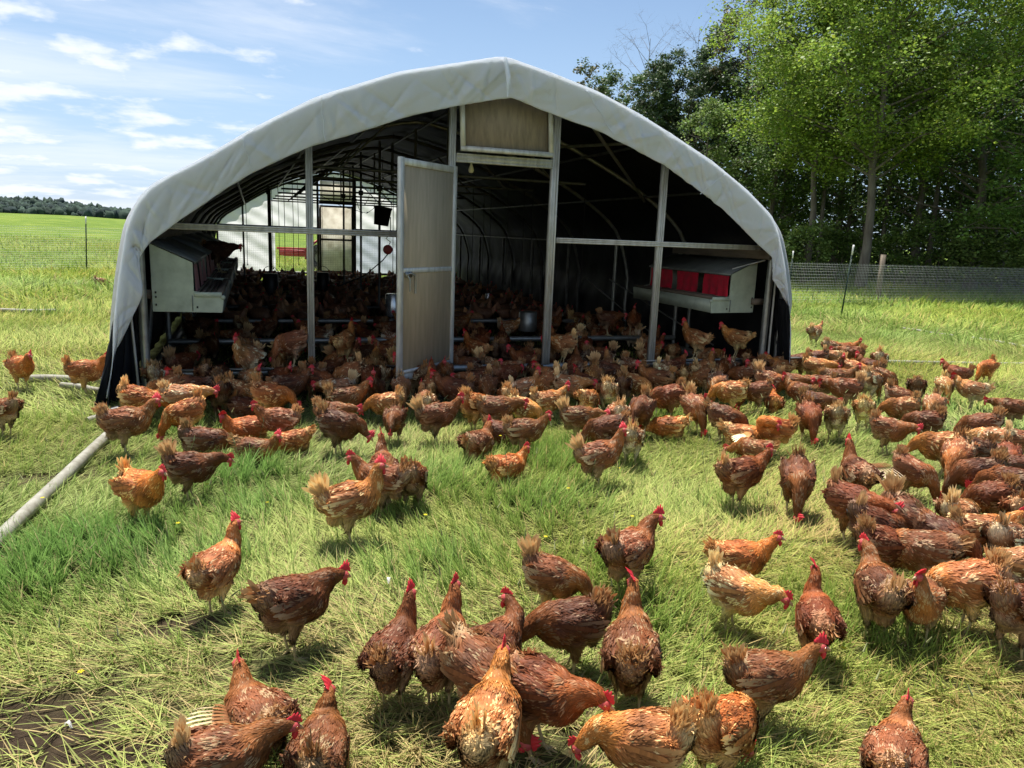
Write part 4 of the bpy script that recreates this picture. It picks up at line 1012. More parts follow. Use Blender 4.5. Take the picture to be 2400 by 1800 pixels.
def hen(pos, ang, pose, col, tail, yaw=0, wing=0, detail=2, scale=1., label=None, group=None, comb=None):
    scale = scale*.875
    """detail 2: full parts, unique feathers; 1: shared body, main parts; 0: body, tail and comb only"""
    global nhen; nhen += 1
    if detail == 2: me, HM, TM, sit, feet = hen_shape(pose, yaw, 1000+nhen, .009, 17000 if pix(pos)[1] > 1330 else 8500, wing)
    else:
        ls = lo_shape(pose, yaw, wing); me, HM, TM, sit, feet = ls[nhen % len(ls)]
    root = empty('hen', (pos[0], pos[1], pos[2]), ang, label, 'hen', group)
    root.scale = (scale*1.02, scale*.97, scale*1.09)
    oc = body_color(col)
    b = link('body', me, root); b.color = oc
    t = link('tail', TAILS[tail][nhen % 3], root); t.matrix_local = TM; t.color = tuple(oc[i]*.4+(1.3, 1.12, .85)[i]*.6 for i in range(3))+(1,)
    c = link('comb', COMBS[comb if comb is not None else (nhen*7) % 4], root); c.matrix_local = HM
    if detail >= 1:
        f = link('face', ME_face, root); f.matrix_local = HM
        if detail == 2:
            k = link('beak', ME_beak, root); k.matrix_local = HM
            for s in (1, -1):
                e_ = link('eye', ME_eye, root); e_.matrix_local = HM @ Matrix.Diagonal((1, s, 1, 1))
                w__ = link('wattle', ME_wat, root); w__.matrix_local = HM @ Matrix.Diagonal((1, s, 1, 1))
        else:
            w__ = link('wattle', ME_wat, root); w__.matrix_local = HM
        if not sit:
            for i, (hk, st) in enumerate(feet):
                l_ = link('leg', LEGS[(nhen+i) % 3], root); l_.location = (hk[0]-.0, hk[1], hk[2]-.105+.004)
    HENS.append(root); return root
# x, y: middle of the body in the photo; heading: 0 right, 90 away, 180 left, 270 towards the viewer
H1 = [ # foreground, each with its own plumage and full parts
 (333,1160,302,'W','o','w',0,0), (508,1325,52,'A','g','u',-10,0), (690,1424,28,'L','d','l',0,0), (448,1102,357,'L','d','f',0,0), (482,1043,0,'R','d','u',0,0),
 (600,1050,338,'S','m','l',0,0), (680,1036,180,'R','o','l',0,0), (603,1672,112,'S','m','s',-12,0), (520,1775,8,'L','m','w',0,1), (750,1750,78,'S','m','u',0,0),
 (925,1520,68,'A','d','r',-15,0), (1034,1520,72,'A','m','w',-10,0), (1150,1535,50,'W','d','u',100,0), (1296,1352,345,'D','m','f',0,0), (1135,1600,322,'P','m','l',0,0),
 (1272,1635,335,'L','r','s',0,0), (1336,1470,192,'D','d','r',0,0), (1478,1530,93,'A','m','r',10,0), (1473,1308,55,'W','m','u',-35,0), (1142,1725,78,'W','g','w',0,0),
 (1505,1742,176,'D','g','r',0,0), (822,1185,12,'A','g','f',-10,0), (911,1110,96,'A','m','f',0,0), (905,1128,165,'W','m','u',0,0), (945,1122,84,'P','m','u',0,0),
 (297,1005,2,'W','m','r',0,0), (330,950,345,'D','o','w',0,0), (432,975,195,'P','o','u',0,0), (655,990,182,'W','m','r',0,0), (796,1008,340,'D','d','r',0,0),
 (923,985,262,'D','d','u',0,0), (1024,986,12,'W','m','f',0,0), (1231,1014,4,'W','m','r',0,0), (1357,985,2,'L','m','f',0,0), (1120,1040,62,'S','m','l',0,0),
 (1180,1025,340,'R','d','s',0,0), (1188,1092,38,'S','o','s',0,0), (1405,1070,18,'A','m','f',0,0), (1629,965,298,'P','m','f',0,0), (1816,1012,190,'N','o','r',0,0),
 (1766,1058,165,'R','m','l',0,0), (1897,985,285,'P','r','u',0,0), (2084,1012,348,'L','m','r',0,0), (2008,1115,118,'A','m','l',0,3), (1737,1124,38,'W','r','w',0,0),
 (1868,1140,277,'P','d','u',0,0), (2001,1200,328,'L','r','w',0,0), (2065,1240,14,'P','d','w',0,0), (2140,1108,343,'P','m','r',0,0), (2248,1210,62,'D','t','f',0,0),
 (2150,1245,325,'P','d','f',0,0), (2362,1275,68,'D','t','u',0,0), (2058,1400,112,'W','m','w',25,0), (2162,1400,268,'A','m','l',-40,0), (2262,1385,200,'P','g','r',0,0),
 (2160,1305,185,'D','m','l',0,0), (2345,1372,185,'R','m','l',0,0), (2390,1440,60,'D','d','s',0,0), (2240,1085,262,'P','m','u',0,0), (2290,1120,205,'P','d','r',0,0),
 (2271,1062,182,'L','d','u',0,0), (2362,1075,285,'P','r','w',0,0), (2375,1150,175,'D','d','l',0,0), (1728,1388,340,'L','b','w',0,0), (1732,1310,12,'W','o','s',0,0),
 (1916,1440,104,'A','r','l',0,0), (1800,1588,22,'W','m','r',0,0), (1692,1712,58,'P','o','r',0,0), (2100,1760,88,'S','m','s',0,0), (8,965,125,'D','m','u',0,0),
 (51,868,292,'W','o','u',0,0), (201,879,350,'W','o','u',0,0)]
H2 = [ # the busy middle distance
 (388,922,205,'P','g','u'), (452,918,165,'W','d','l'), (432,945,350,'L','t','r'), (516,930,92,'P','d','r'), (480,886,95,'D','m','u'), (562,918,325,'P','g','u'),
 (578,962,340,'R','d','r'), (636,938,338,'D','o','u'), (372,892,70,'D','t','r'), (580,1006,200,'S','o','l'), (780,972,345,'L','m','r'), (813,942,0,'W','m','r'),
 (876,915,268,'A','d','s'), (898,884,80,'D','t','u'), (904,948,175,'D','g','u'), (996,944,100,'W','t','u'), (941,912,275,'P','t','w'), (1063,922,172,'W','d','u'),
 (1010,905,95,'A','g','l'), (682,910,12,'W','d','l'), (764,880,20,'W','d','u'), (819,888,205,'P','g','w'), (792,914,190,'L','t','f'), (1229,960,325,'D','b','u'),
 (1478,1030,85,'D','t','f'), (1424,1020,183,'P','d','s'), (1117,960,35,'P','o','r'), (1163,968,8,'L','m','s'), (1196,936,72,'P','g','r'), (1229,905,18,'A','t','w'),
 (1284,945,20,'W','g','u'), (1282,908,212,'P','g','w'), (1335,914,350,'L','t','w'), (1372,908,125,'W','d','s'), (1378,938,60,'D','g','l'), (1426,925,80,'D','t','r'),
 (1390,890,262,'P','g','u'), (1485,905,338,'D','g','u'), (1459,912,85,'P','d','r'), (1141,908,268,'P','m','u'), (1117,900,190,'L','d','w'), (1190,878,182,'D','m','s'),
 (1253,876,92,'W','m','s'), (1335,884,180,'P','d','l'), (1097,868,188,'W','d','u'), (1447,978,95,'D','t','f'), (1564,940,205,'D','r','u'), (1712,926,188,'D','g','s'),
 (1773,922,205,'P','m','s'), (1812,942,95,'S','o','s'), (1743,1022,5,'S','g','l',0,3), (1537,898,178,'W','m','u'), (1501,972,255,'D','d','f'), (1564,1006,180,'R','o','l'),
 (1678,908,262,'P','t','u'), (1643,888,200,'P','g','u'), (1605,884,92,'D','g','u'), (1712,866,95,'P','t','u'), (1745,882,190,'D','m','w'), (1784,884,200,'W','m','u'),
 (1816,858,190,'D','t','w'), (1828,864,182,'W','g','s'), (1855,898,345,'L','m','f'), (1804,905,348,'D','m','f'), (1910,784,62,'W','t','f'), (1949,820,45,'D','t','r'),
 (1984,820,18,'W','o','s'), (1992,838,190,'L','m','r'), (1872,852,200,'P','m','w'), (1915,843,195,'P','d','w'), (1940,842,180,'L','t','s'), (1925,870,345,'L','g','u'),
 (1959,868,300,'A','d','l'), (1985,875,340,'D','g','w'), (2006,864,90,'P','o','s'), (2030,866,152,'W','d','r'), (2061,852,82,'P','t','f'), (2070,884,345,'P','m','u'),
 (2041,902,60,'P','t','r'), (1922,902,178,'L','m','u'), (1962,896,8,'W','m','s'), (1978,920,192,'L','m','f'), (1874,922,155,'W','m','s'), (1912,946,342,'L','d','r'),
 (1959,984,92,'D','t','r'), (2146,914,92,'P','m','s'), (2215,908,285,'P','b','w'), (2243,880,168,'W','r','u'), (2312,866,238,'P','o','u'), (2276,918,178,'W','t','l'),
 (2368,958,178,'L','d','u'), (2297,1008,190,'P','m','r'), (2186,958,262,'P','t','u'), (2168,992,190,'D','d','r'), (2111,962,200,'D','g','u'), (2026,962,80,'D','b','r'),
 (2388,1038,15,'L','m','l'), (2330,1032,172,'D','t','w'), (2394,1098,12,'W','d','u'), (2320,1168,202,'P','r','r'), (2396,1212,80,'D','m','u'), (2212,1266,332,'D','d','l'), (2205,1060,185,'D','g','s'), (2300,1255,20,'W','g','u'), (2080,1290,20,'D','r','r'), (2396,1330,175,'P','t','r'), (2110,940,345,'P','m','u'), (1700,985,345,'D','d','l'), (1560,875,20,'P','t','w'), (236,662,10,'R','t','u')]
def place(x, y, hd, z0, zc):
    p = onz(x, y, z0+zc); az = ray(x, y)[:2]; az = az/np.linalg.norm(az); rt = np.array([az[1], -az[0]])
    d = math.cos(R_(hd))*rt+math.sin(R_(hd))*az
    return p, math.atan2(d[1], d[0])
def clock(h):
    return ['facing right', 'facing away right', 'facing away', 'facing away left', 'facing left', 'facing front left', 'facing the camera', 'facing front right'][int(((h+22.5) % 360)//45)]
def zone_of(x, y):
    if y > 1500 and x < 850: return 'at the bottom left'
    if y > 1500 and x < 1600: return 'at the bottom centre'
    if y > 1500: return 'at the bottom right'
    if x < 265: return 'on open grass left of the coop'
    if y > 1120 and x < 1000: return 'in long grass left of centre'
    if y > 1120 and x < 1650: return 'in the foreground group'
    if y > 1120: return 'in the right foreground flock'
    if y > 960 and x < 720: return 'near the left pipe'
    if y > 960 and x < 1250: return 'on the grass before the open door'
    if y > 960 and x < 1680: return 'on the grass before the doorway'
    if y > 960 and x < 2130: return 'in the sunny patch right of centre'
    if y > 960: return 'in the crowd at the right edge'
    if x < 740: return 'below the left bay sill'
    if x < 1060: return 'under the open door'
    if x < 1290: return 'before the doorway'
    if x < 1540: return 'before the middle post on the right'
    if x < 1850: return 'before the right bay sill'
    if x < 2120: return 'in the cluster by the right corner'
    return 'on the far right grass'
allh = []
for q in H1: allh.append(list(q)+[2])
for q in H2: allh.append(list(q[:6])+([0, q[7]] if len(q) > 6 else [0, 0])+[1])
pos = []
for q in allh:
    x, y, hd, pose = q[:4]; zc = {'S': .115, 'R': .09, 'A': .22}.get(pose, .20)
    if y < 1500 and q[8] == 1: zc += .0
    pos.append(place(x, y, hd, 0, zc))
XY = np.array([p[0][:2] for p in pos]); fixed = np.array([q[1] > 1250 for q in allh])
for _ in range(12):
    for i in range(len(XY)):
        d = XY-XY[i]; r_ = np.hypot(d[:, 0], d[:, 1]); r_[i] = 9
        for j_ in np.where(r_ < .20)[0]:
            push = (.20-r_[j_])*.5*d[j_]/max(r_[j_], 1e-3)
            if not fixed[j_]: XY[j_] += push*.6
            if not fixed[i]: XY[i] -= push*.6
recs = [(CNAME[q[4]], PNAME[q[3]], TNAME[q[5]], clock(q[2]), zone_of(q[0], q[1])) for q in allh]
FORMS = [(0, 1, 2, 4), (0, 1, 3, 4), (0, 2, 3, 4), (0, 1, 2, 3, 4)]
def keyof(k, f): return (f,)+tuple(recs[k][i] for i in f)
from collections import Counter
CNT = Counter(keyof(k, f) for k in range(len(recs)) for f in FORMS)
def wc(s): return len(s.replace(',', ' ').split())
def label_of(k):
    for f in FORMS:
        if CNT[keyof(k, f)] == 1:
            s = recs[k][0]+' hen'+''.join(' '+recs[k][i] if i == 1 else ', '+recs[k][i] for i in f[1:])
            if wc(s) <= 16: return s
    for f in ((0, 1, 4), (0, 1, 2, 4)):
        g = sorted([i for i in range(len(recs)) if keyof(i, f) == keyof(k, f)], key=lambda i: allh[i][0])
        s = recs[k][0]+' hen'+''.join(' '+recs[k][i] if i == 1 else ', '+recs[k][i] for i in f[1:])+(f', {ORD[g.index(k)]} from left' if len(g) > 1 else '')
        if wc(s) <= 16: return s
    return s
ORD = ['first', 'second', 'third', 'fourth', 'fifth', 'sixth', 'seventh', 'eighth']
FLOCK = 'hens of the flock around the coop'
for k, q in enumerate(allh):
    x, y, hd, pose, col, tail, yaw, wing, det = q
    sc_ = float(rng.uniform(.90, 1.08))*(.93 if y > 1250 else .97)
    hen((XY[k][0], XY[k][1], float(hgt(XY[k][0], XY[k][1]))-.004), pos[k][1], pose, col, tail, yaw, wing, det, sc_, label_of(k), FLOCK)
# hens on rails, on the nest box and named ones inside
SP = [ (1630, 798, 165, 'A', 'g', 's', 0.27, .24, 'golden hen leaning left while perched on the right sill rail', 0),
 (1725, 800, 170, 'W', 'g', 'l', .27, .24, 'golden hen standing on the sill rail nearest the right corner post', 0),
 (1426, 757, 5, 'L', 'd', 'r', .27, .22, 'fluffed hen with drooping wings on the inner cross rail', 0),
 (1485, 755, 268, 'A', 'r', 's', .27, .22, 'mahogany hen facing out from the inner cross rail', 0),
 (580, 838, 230, 'A', 't', 'r', .20, .22, 'tan hen with upright neck peering over the left sill', 0),
 (808, 814, 62, 'A', 'g', 's', .27, .23, 'golden hen perched tall on the sill beside the open door', 0),
 (684, 842, 195, 'P', 'm', 's', .24, .21, 'ragged brown hen dipping its head over the left sill', 0),
 (1115, 822, 152, 'A', 'o', 'l', 0.05, .21, 'orange hen stretching left inside the doorway', 0),
 (1318, 812, 200, 'L', 'g', 'w', .22, .21, 'golden hen with tall pale tail just inside right of the doorway', 0),
 (1200, 832, 20, 'D', 'k', 's', .0, .21, 'almost black hen standing inside the doorway', 0),
 (1162, 828, 85, 'P', 'd', 'w', .0, .21, 'dark hen with spiky pale tail inside the doorway', 0),
 (1349, 862, 92, 'A', 'm', 's', .0, .21, 'brown hen with raised pink comb at the right sill', 0),
 (1236, 840, 260, 'D', 'm', 'u', .0, .21, 'speckled brown hen with raised tail beside the doorway post', 0)]
def outer(x, y, z):
    p = onz(x, y, z); return p
for (x, y, hd, pose, col, tail, z0, zc, lab, yw_) in SP:
    p, a = place(x, y, hd, z0, zc)
    if z0 >= .24:   # snap onto the rail it stands on
        v = 0.0 if y > 790 or x > 1550 else 1.95
        q = onv(x, y, v); p = np.array([q[0], v, 0])
        z0 = .285
    hen((p[0], p[1], z0), a, pose, col, tail, yw_, 0, 1, 1.0, lab, FLOCK)
q = onv(536, 590, 3.0); q[0] = .56
hen((.50, 3.15, .975), -.12, 'L', 'k', 's', 0, 0, 1, 1.15, 'dark silhouetted hen perched on the lip of the left nest boxes', FLOCK)  # near-black tint stands in for the backlit silhouette
hen((6.36, 1.42, .90), math.pi, 'S', 'm', 's', 0, 0, 0, .8, 'brown hen peeking out between the red nest box curtains', FLOCK)
# the crowd inside: nearest ones one by one, the rest as one dark mass
r2 = np.random.default_rng(5)
def inside_ok(x, y, lst, dmin):
    return all((x-a)**2+(y-b)**2 > dmin*dmin for a, b in lst)
taken = [tuple(p) for p in XY]
IN_LAB = 'brown hen among the packed hens in the shade inside the coop'
EDGE_LAB = 'brown hen in the shaded row pressed along the coop sill'
cnt = 300-len(HENS); placed = 0; tries = 0
while placed < cnt and tries < 20000:
    tries += 1
    if placed < 22: x, y = r2.uniform(.2, 6.5), r2.uniform(-.55, -.12); dmin = .21; lab, gr = EDGE_LAB, 'hens pressed along the sill'
    else:
        y = .18+4.0*r2.random()**1.25; x = r2.uniform(.15, 6.45); dmin = .235; lab, gr = IN_LAB, 'hens packed inside the coop'
    if x < .9 and y < .3 and y > 0: continue
    if not inside_ok(x, y, taken, dmin): continue
    pose = r2.choice(list('PDWALW')); col = r2.choice(list('dmdgrtmr')); tail = r2.choice(list('urfws'))
    hen((x, y, -.004), r2.uniform(0, 6.28), str(pose), str(col), str(tail), 0, 0, 1 if y < .9 else 0, r2.uniform(.95, 1.08), lab, gr)
    taken.append((x, y)); placed += 1
# far crowd, one object
Vb, F3b, F4b, Cb, n0 = [], [], [], [], 0
srcs = []
for key in (('W', 0, 0), ('A', 0, 0), ('D', 0, 0), ('P', 0, 0)):
    pass
def crowd_hen(mb, x, y, a, pose, s):
    bp, npts, hp, hd = POSE[pose]; R2 = rotz(a)*s; o_ = np.array([x, y, 0]); c = np.array(HUE[str(r2.choice(list('dmrgm')))])*.2*np.array([.85, .38, .20])  # plumage colour lowered so the far crowd carries the indoor shade
    P = cr([(-.15, 0, .29), (-.06, 0, .24), (.05, 0, .235)]+list(npts)+[hp], 12); rad = [.03, .08, .105, .105, .1, .085, .065, .05, .04, .035, .03, .018]
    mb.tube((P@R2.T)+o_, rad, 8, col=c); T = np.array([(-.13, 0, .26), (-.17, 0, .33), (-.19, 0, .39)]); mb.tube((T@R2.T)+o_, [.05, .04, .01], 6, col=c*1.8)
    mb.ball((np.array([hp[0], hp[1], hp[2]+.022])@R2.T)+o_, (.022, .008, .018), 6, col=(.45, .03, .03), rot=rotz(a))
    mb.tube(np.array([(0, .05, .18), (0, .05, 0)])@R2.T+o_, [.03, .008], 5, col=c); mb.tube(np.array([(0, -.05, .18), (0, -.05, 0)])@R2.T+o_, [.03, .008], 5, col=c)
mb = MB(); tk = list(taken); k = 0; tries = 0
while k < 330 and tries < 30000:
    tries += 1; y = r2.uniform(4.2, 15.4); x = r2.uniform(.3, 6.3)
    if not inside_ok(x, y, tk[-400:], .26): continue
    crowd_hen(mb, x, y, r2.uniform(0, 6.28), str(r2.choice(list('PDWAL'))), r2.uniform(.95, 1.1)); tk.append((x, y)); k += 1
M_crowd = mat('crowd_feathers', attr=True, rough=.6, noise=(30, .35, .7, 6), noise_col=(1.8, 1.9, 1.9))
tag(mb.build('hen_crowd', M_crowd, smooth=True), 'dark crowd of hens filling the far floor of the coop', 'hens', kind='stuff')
print('hens', len(HENS), 'crowd', k)
# ------------------------------------------------------------------ trees
def leaf_mat(name, col, col2, tr=.35):
    m = mat(name, attr=True, col=col, rough=.55, spec=.3, transl=tr); return m
M_leaf_lime = leaf_mat('maple_leaves', (.20, .285, .045), None, .42)
M_leaf_mid = leaf_mat('oak_leaves', (.10, .165, .035), None, .35)
M_leaf_dark = leaf_mat('shade_leaves', (.105, .165, .05), None, .42)
M_leaf_pale = leaf_mat('pale_leaves', (.15, .22, .06), None, .4)
M_needle = leaf_mat('cedar_needles', (.065, .105, .045), None, .25)
M_pine = leaf_mat('pine_needles', (.12, .125, .065), None, .2)
M_bark = mat('bark', (.085, .070, .055), .9, noise=(6, .4, .7, 8), noise_col=(.16, .145, .12), stretch=(1, 1, .2), bump=(14, .8, .03))
M_bark_dead = mat('dead_branches', (.16, .125, .10), .9)
def leaves(P, size, r, cvar=.35, droop=.3, n_up=.6):
    """P (n,3) leaf positions -> folded leaf blades"""
    n = len(P); a = r.random(n)*6.283; d = np.stack([np.cos(a), np.sin(a), -droop+r.normal(0, .35, n)], 1); d /= np.linalg.norm(d, axis=1, keepdims=True)
    nn = r.normal(0, 1, (n, 3)); nn[:, 2] = np.abs(nn[:, 2])+n_up; s = np.cross(nn, d); s /= np.linalg.norm(s, axis=1, keepdims=True)
    l = (size*r.uniform(.6, 1.4, n))[:, None]; w_ = l*r.uniform(.28, .42, n)[:, None]
    V = np.stack([P, P+d*l*.5-s*w_, P+d*l, P+d*l*.5+s*w_], 1).reshape(-1, 3)
    i = np.arange(n)*4; return V, np.stack([i, i+1, i+2, i+3], 1), np.repeat(r.uniform(1-cvar, 1+cvar, n), 4)
def tree(name, x, y, H, R, seed, lm, label, cat='tree', group=None, n=9000, leaf=.11, base=.25, trunk=.16, limbs=26, clump=.55, shape='round', lean=(0, 0), bare=False, cvar=.35, tri=None, visible_trunk=True, cols=(1, 1, 1), nosub=False, zc=None):
    r = np.random.default_rng(seed); z0 = float(hgt(x, y)); root = empty(name, (x, y, z0), 0, label, cat, group)
    mb = MB(); tp = np.array([lean[0], lean[1], H*.93]); k = 9; T = [tp*t+np.array([r.normal(0, .012)*H*math.sin(3*t), r.normal(0, .012)*H*math.sin(3*t), 0]) for t in np.linspace(0, 1, k)]; T[0] = np.array([0, 0, -.2]); T = np.array(T)
    mb.tube(T, np.linspace(trunk, trunk*.12, k)*np.r_[1.35, np.ones(k-1)], 9)
    ends = []
    for i in range(limbs):
        t = base+(1-base)*(i+.5)/limbs*.97; a = i*2.4+r.uniform(-.5, .5); o_ = np.array([np.interp(t, np.linspace(0, 1, k), T[:, q]) for q in range(3)])
        u = (t-base)/(1-base)
        if shape == 'cone': rad = R*(1-u)**.8*r.uniform(.75, 1.05)+.15
        elif shape == 'up': rad = R*(.55+.45*math.sin(math.pi*u))*r.uniform(.7, 1.1)
        else: rad = R*math.sqrt(max(.05, 1-(2*u-.85)**2/1.35))*r.uniform(.6, 1.08)
        rise = {'cone': -.05, 'up': .9, 'round': .35}[shape]*rad+r.normal(0, .1)*rad
        e_ = o_+np.array([math.cos(a)*rad, math.sin(a)*rad, rise]); mid = (o_+e_)/2+np.array([0, 0, .08*rad])+r.normal(0, .06*rad, 3)
        lr = trunk*.32*(1-.6*u); mb.tube([o_, mid, e_], [lr, lr*.6, lr*.15], 5, cap=False)
        ends.append((o_, mid, e_, rad))
        for s_ in range(5 if not bare else 9):
            f = r.uniform(.3, 1); b0 = mid*(1-f)+e_*f if f > .5 else o_*(.5-f)*2+mid*(1-(.5-f)*2); b0 = (mid*(1-(f-.3)/.7)+e_*((f-.3)/.7))
            b1 = b0+r.normal(0, 1, 3)*np.array([1, 1, .7])*rad*.22+[0, 0, .05*rad]; mb.tube([b0, (b0+b1)/2+r.normal(0, .02*rad, 3), b1], [lr*.3, lr*.2, lr*.06], 4, cap=False); ends.append((b0, (b0+b1)/2, b1, rad*.5))
            if bare:
                for _ in range(3):
                    b2 = b1+r.normal(0, 1, 3)*rad*.12+[0, 0, .08*rad]; mb.tube([b1*.6+b0*.4, b2], [lr*.14, lr*.04], 3, cap=False); ends.append((b1, b1, b2, rad*.2))
    mb.build('trunk', M_bark_dead if bare else M_bark, root)
    if n > 0:
        # clumps sit along the twigs; many leaves in each
        E = [e_ for e_ in ends]; m = max(30, n//(70 if n > 3000 else 20)); idx = r.integers(0, len(E), m); cc = []
        for q in idx:
            f = r.uniform(.45, 1.05); cc.append(E[q][1]*(1-f)+E[q][2]*f+r.normal(0, .06*R if shape != 'cone' else .05*R, 3))
        cc = np.array(cc); ci = r.integers(0, m, n); sp = clump*r.uniform(.5, 1.2, m)[ci][:, None]
        P = cc[ci]+r.normal(0, 1, (n, 3))*sp*np.array([.5, .5, .32]); P[:, 2] = np.maximum(P[:, 2], .1)
        V, Fq, cv = leaves(P, leaf, r, cvar); cl = r.uniform(.75, 1.25, m)[ci]; hue = r.normal(0, .08, n)
        C = np.repeat(np.stack([cl*(1+hue), cl, cl*(1-hue)], 1), 4, axis=0)*cv[:, None]*np.array(cols)
        o = link('crown', fast_mesh('crown', V, [Fq], np.clip(C, 0, 2.5), [lm]), root)
    return root
WG = 'trees along the wood edge'
def T(name, px_, dist, ytop, wpx, seed, lm, label, **k):
    dist *= 1.14; k['leaf'] = k.get('leaf', .11)*1.08
    p = atdist(px_, dist); H = zat(px_, ytop, dist)+.0; Rm = wpx/2/F*dist
    return tree(name, p[0], p[1], H, Rm, seed, lm, label, group=k.pop('group', WG), **k)
T('maple_tree', 2030, 29.5, -190, 580, 1, M_leaf_lime, 'tall bright lime green broadleaf tree with a mottled trunk behind the leaning fence post', n=75000, leaf=.11, base=.32, trunk=.20, limbs=46, clump=.85)
T('maple_tree', 1895, 31, -120, 270, 2, M_leaf_lime, 'bright green tree left of the tall lime tree, touching the top of the picture', n=26000, leaf=.125, base=.36, trunk=.16, limbs=30, clump=.75, cols=(.85, .85, .9))
T('oak_tree', 2290, 33, -150, 520, 3, M_leaf_mid, 'leafy green tree at the upper right corner', n=32000, leaf=.125, base=.2, trunk=.24, limbs=36, clump=.8, cols=(1.4, 1.4, 1.2))
T('oak_tree', 2440, 30, -60, 420, 33, M_leaf_mid, 'green tree cut by the right edge of the picture', n=20000, leaf=.125, base=.12, trunk=.2, limbs=30, clump=.7, cols=(1.2, 1.25, 1.2))
T('oak_tree', 2150, 35.5, 60, 330, 4, M_leaf_dark, 'dark shaded tree with twin trunks right of the lime tree', n=14000, leaf=.13, base=.15, trunk=.22, limbs=26, clump=.7)
T('oak_tree', 1960, 37, 40, 330, 5, M_leaf_dark, 'dark tree behind the gap left of the lime tree trunk', n=14000, leaf=.13, base=.12, trunk=.2, limbs=26, clump=.7, cols=(1.1, 1.1, 1))
T('oak_tree', 2330, 37, 120, 330, 6, M_leaf_dark, 'dark tree under the upper right crown', n=14000, leaf=.13, base=.1, trunk=.2, limbs=26, clump=.7)
T('oak_tree', 1830, 36, 170, 260, 7, M_leaf_dark, 'dark leafy tree above the right slope of the coop roof', n=12000, leaf=.13, base=.08, trunk=.18, limbs=26, clump=.65, cols=(1.2, 1.2, 1.1))
T('pine_tree', 1715, 40, -60, 250, 8, M_pine, 'brownish thin pine with bare lower branches rising above the coop roof', n=13000, leaf=.13, base=.28, trunk=.2, limbs=50, clump=.45, cvar=.5, cols=(1.0, .85, .8))
T('pine_tree', 1650, 41, 20, 170, 88, M_needle, 'tall dark conifer between the bare crown and the brown pine', n=20000, leaf=.13, base=.12, trunk=.16, limbs=44, clump=.4, cols=(1.25, 1.2, 1.1))
T('pine_tree', 1762, 38, -120, 110, 9, M_leaf_dark, 'slim ivy covered trunk reaching the top of the picture', n=3500, leaf=.14, base=.25, trunk=.17, limbs=20, clump=.3)
T('small_tree', 1640, 34, 222, 170, 10, M_leaf_pale, 'pale green small tree just above the right roof slope', n=7000, leaf=.12, base=.2, trunk=.09, limbs=26, clump=.45)
T('cedar_tree', 1518, 40, 95, 230, 11, M_needle, 'dark cedar with a pointed tip left of the brown pine', n=26000, leaf=.12, base=.1, trunk=.14, limbs=46, clump=.3, shape='cone')
T('cedar_tree', 1450, 38, 175, 230, 12, M_needle, 'broad dark cedar just over the roof ridge line', n=24000, leaf=.12, base=.1, trunk=.14, limbs=46, clump=.35, shape='up', cols=(1.25, 1.25, 1.1))
T('cedar_tree', 1590, 39, 150, 230, 13, M_needle, 'dark rounded cedar between the pointed cedar and the pale tree', n=24000, leaf=.12, base=.1, trunk=.14, limbs=46, clump=.35, shape='up')
T('oak_tree', 1800, 34, 60, 240, 90, M_leaf_mid, 'mid green tree filling the gap right of the brown pine', n=16000, leaf=.12, base=.1, trunk=.15, limbs=34, clump=.6)
T('bare_tree', 1492, 43, 48, 210, 14, None, 'leafless tree with fine twigs above the cedars', n=0, base=.35, trunk=.10, limbs=26, shape='up', bare=True)
T('bare_tree', 1600, 42, 18, 150, 15, None, 'second leafless crown between the cedars and the brown pine', n=0, base=.45, trunk=.08, limbs=16, shape='up', bare=True)
T('young_pine', 1350, 36, 122, 70, 16, M_pine, 'small sparse pine standing alone left of the cedars', n=1300, leaf=.14, base=.5, trunk=.05, limbs=18, clump=.28, shape='up')
T('young_pine', 1375, 37, 175, 60, 17, M_pine, 'lowest thin pine top beside the roof ridge', n=900, leaf=.13, base=.5, trunk=.05, limbs=14, clump=.25, shape='up')
for i, (x_, d_, yt, wp) in enumerate(((1895, 30.5, 545, 110), (1970, 32, 560, 100), (2110, 31.5, 560, 130), (2210, 32, 540, 140), (2290, 31, 570, 120), (2360, 31.5, 540, 150), (2420, 30.5, 565, 110), (1840, 31, 575, 70))):
    d_ *= 1.14; p = atdist(x_, d_); H = zat(x_, yt, d_)
    tree('shrub', p[0], p[1], H, wp/2/F*d_, 60+i, M_leaf_pale if i in (0, 6, 4) else M_leaf_mid, ['pale leafy shrub right of the coop roof edge', 'low shrub left of the lime tree trunk', 'shrub right of the lime tree trunk', 'dark green shrub behind the wire fence', 'yellow green shrub low in the wood edge', 'broad shrub near the right edge', 'pale shrub at the right edge', 'small shrub touching the coop roof edge'][i], 'shrub', 'shrubs at the foot of the wood', n=3000, leaf=.12, base=.05, trunk=.03, limbs=22, clump=.35, shape='up')
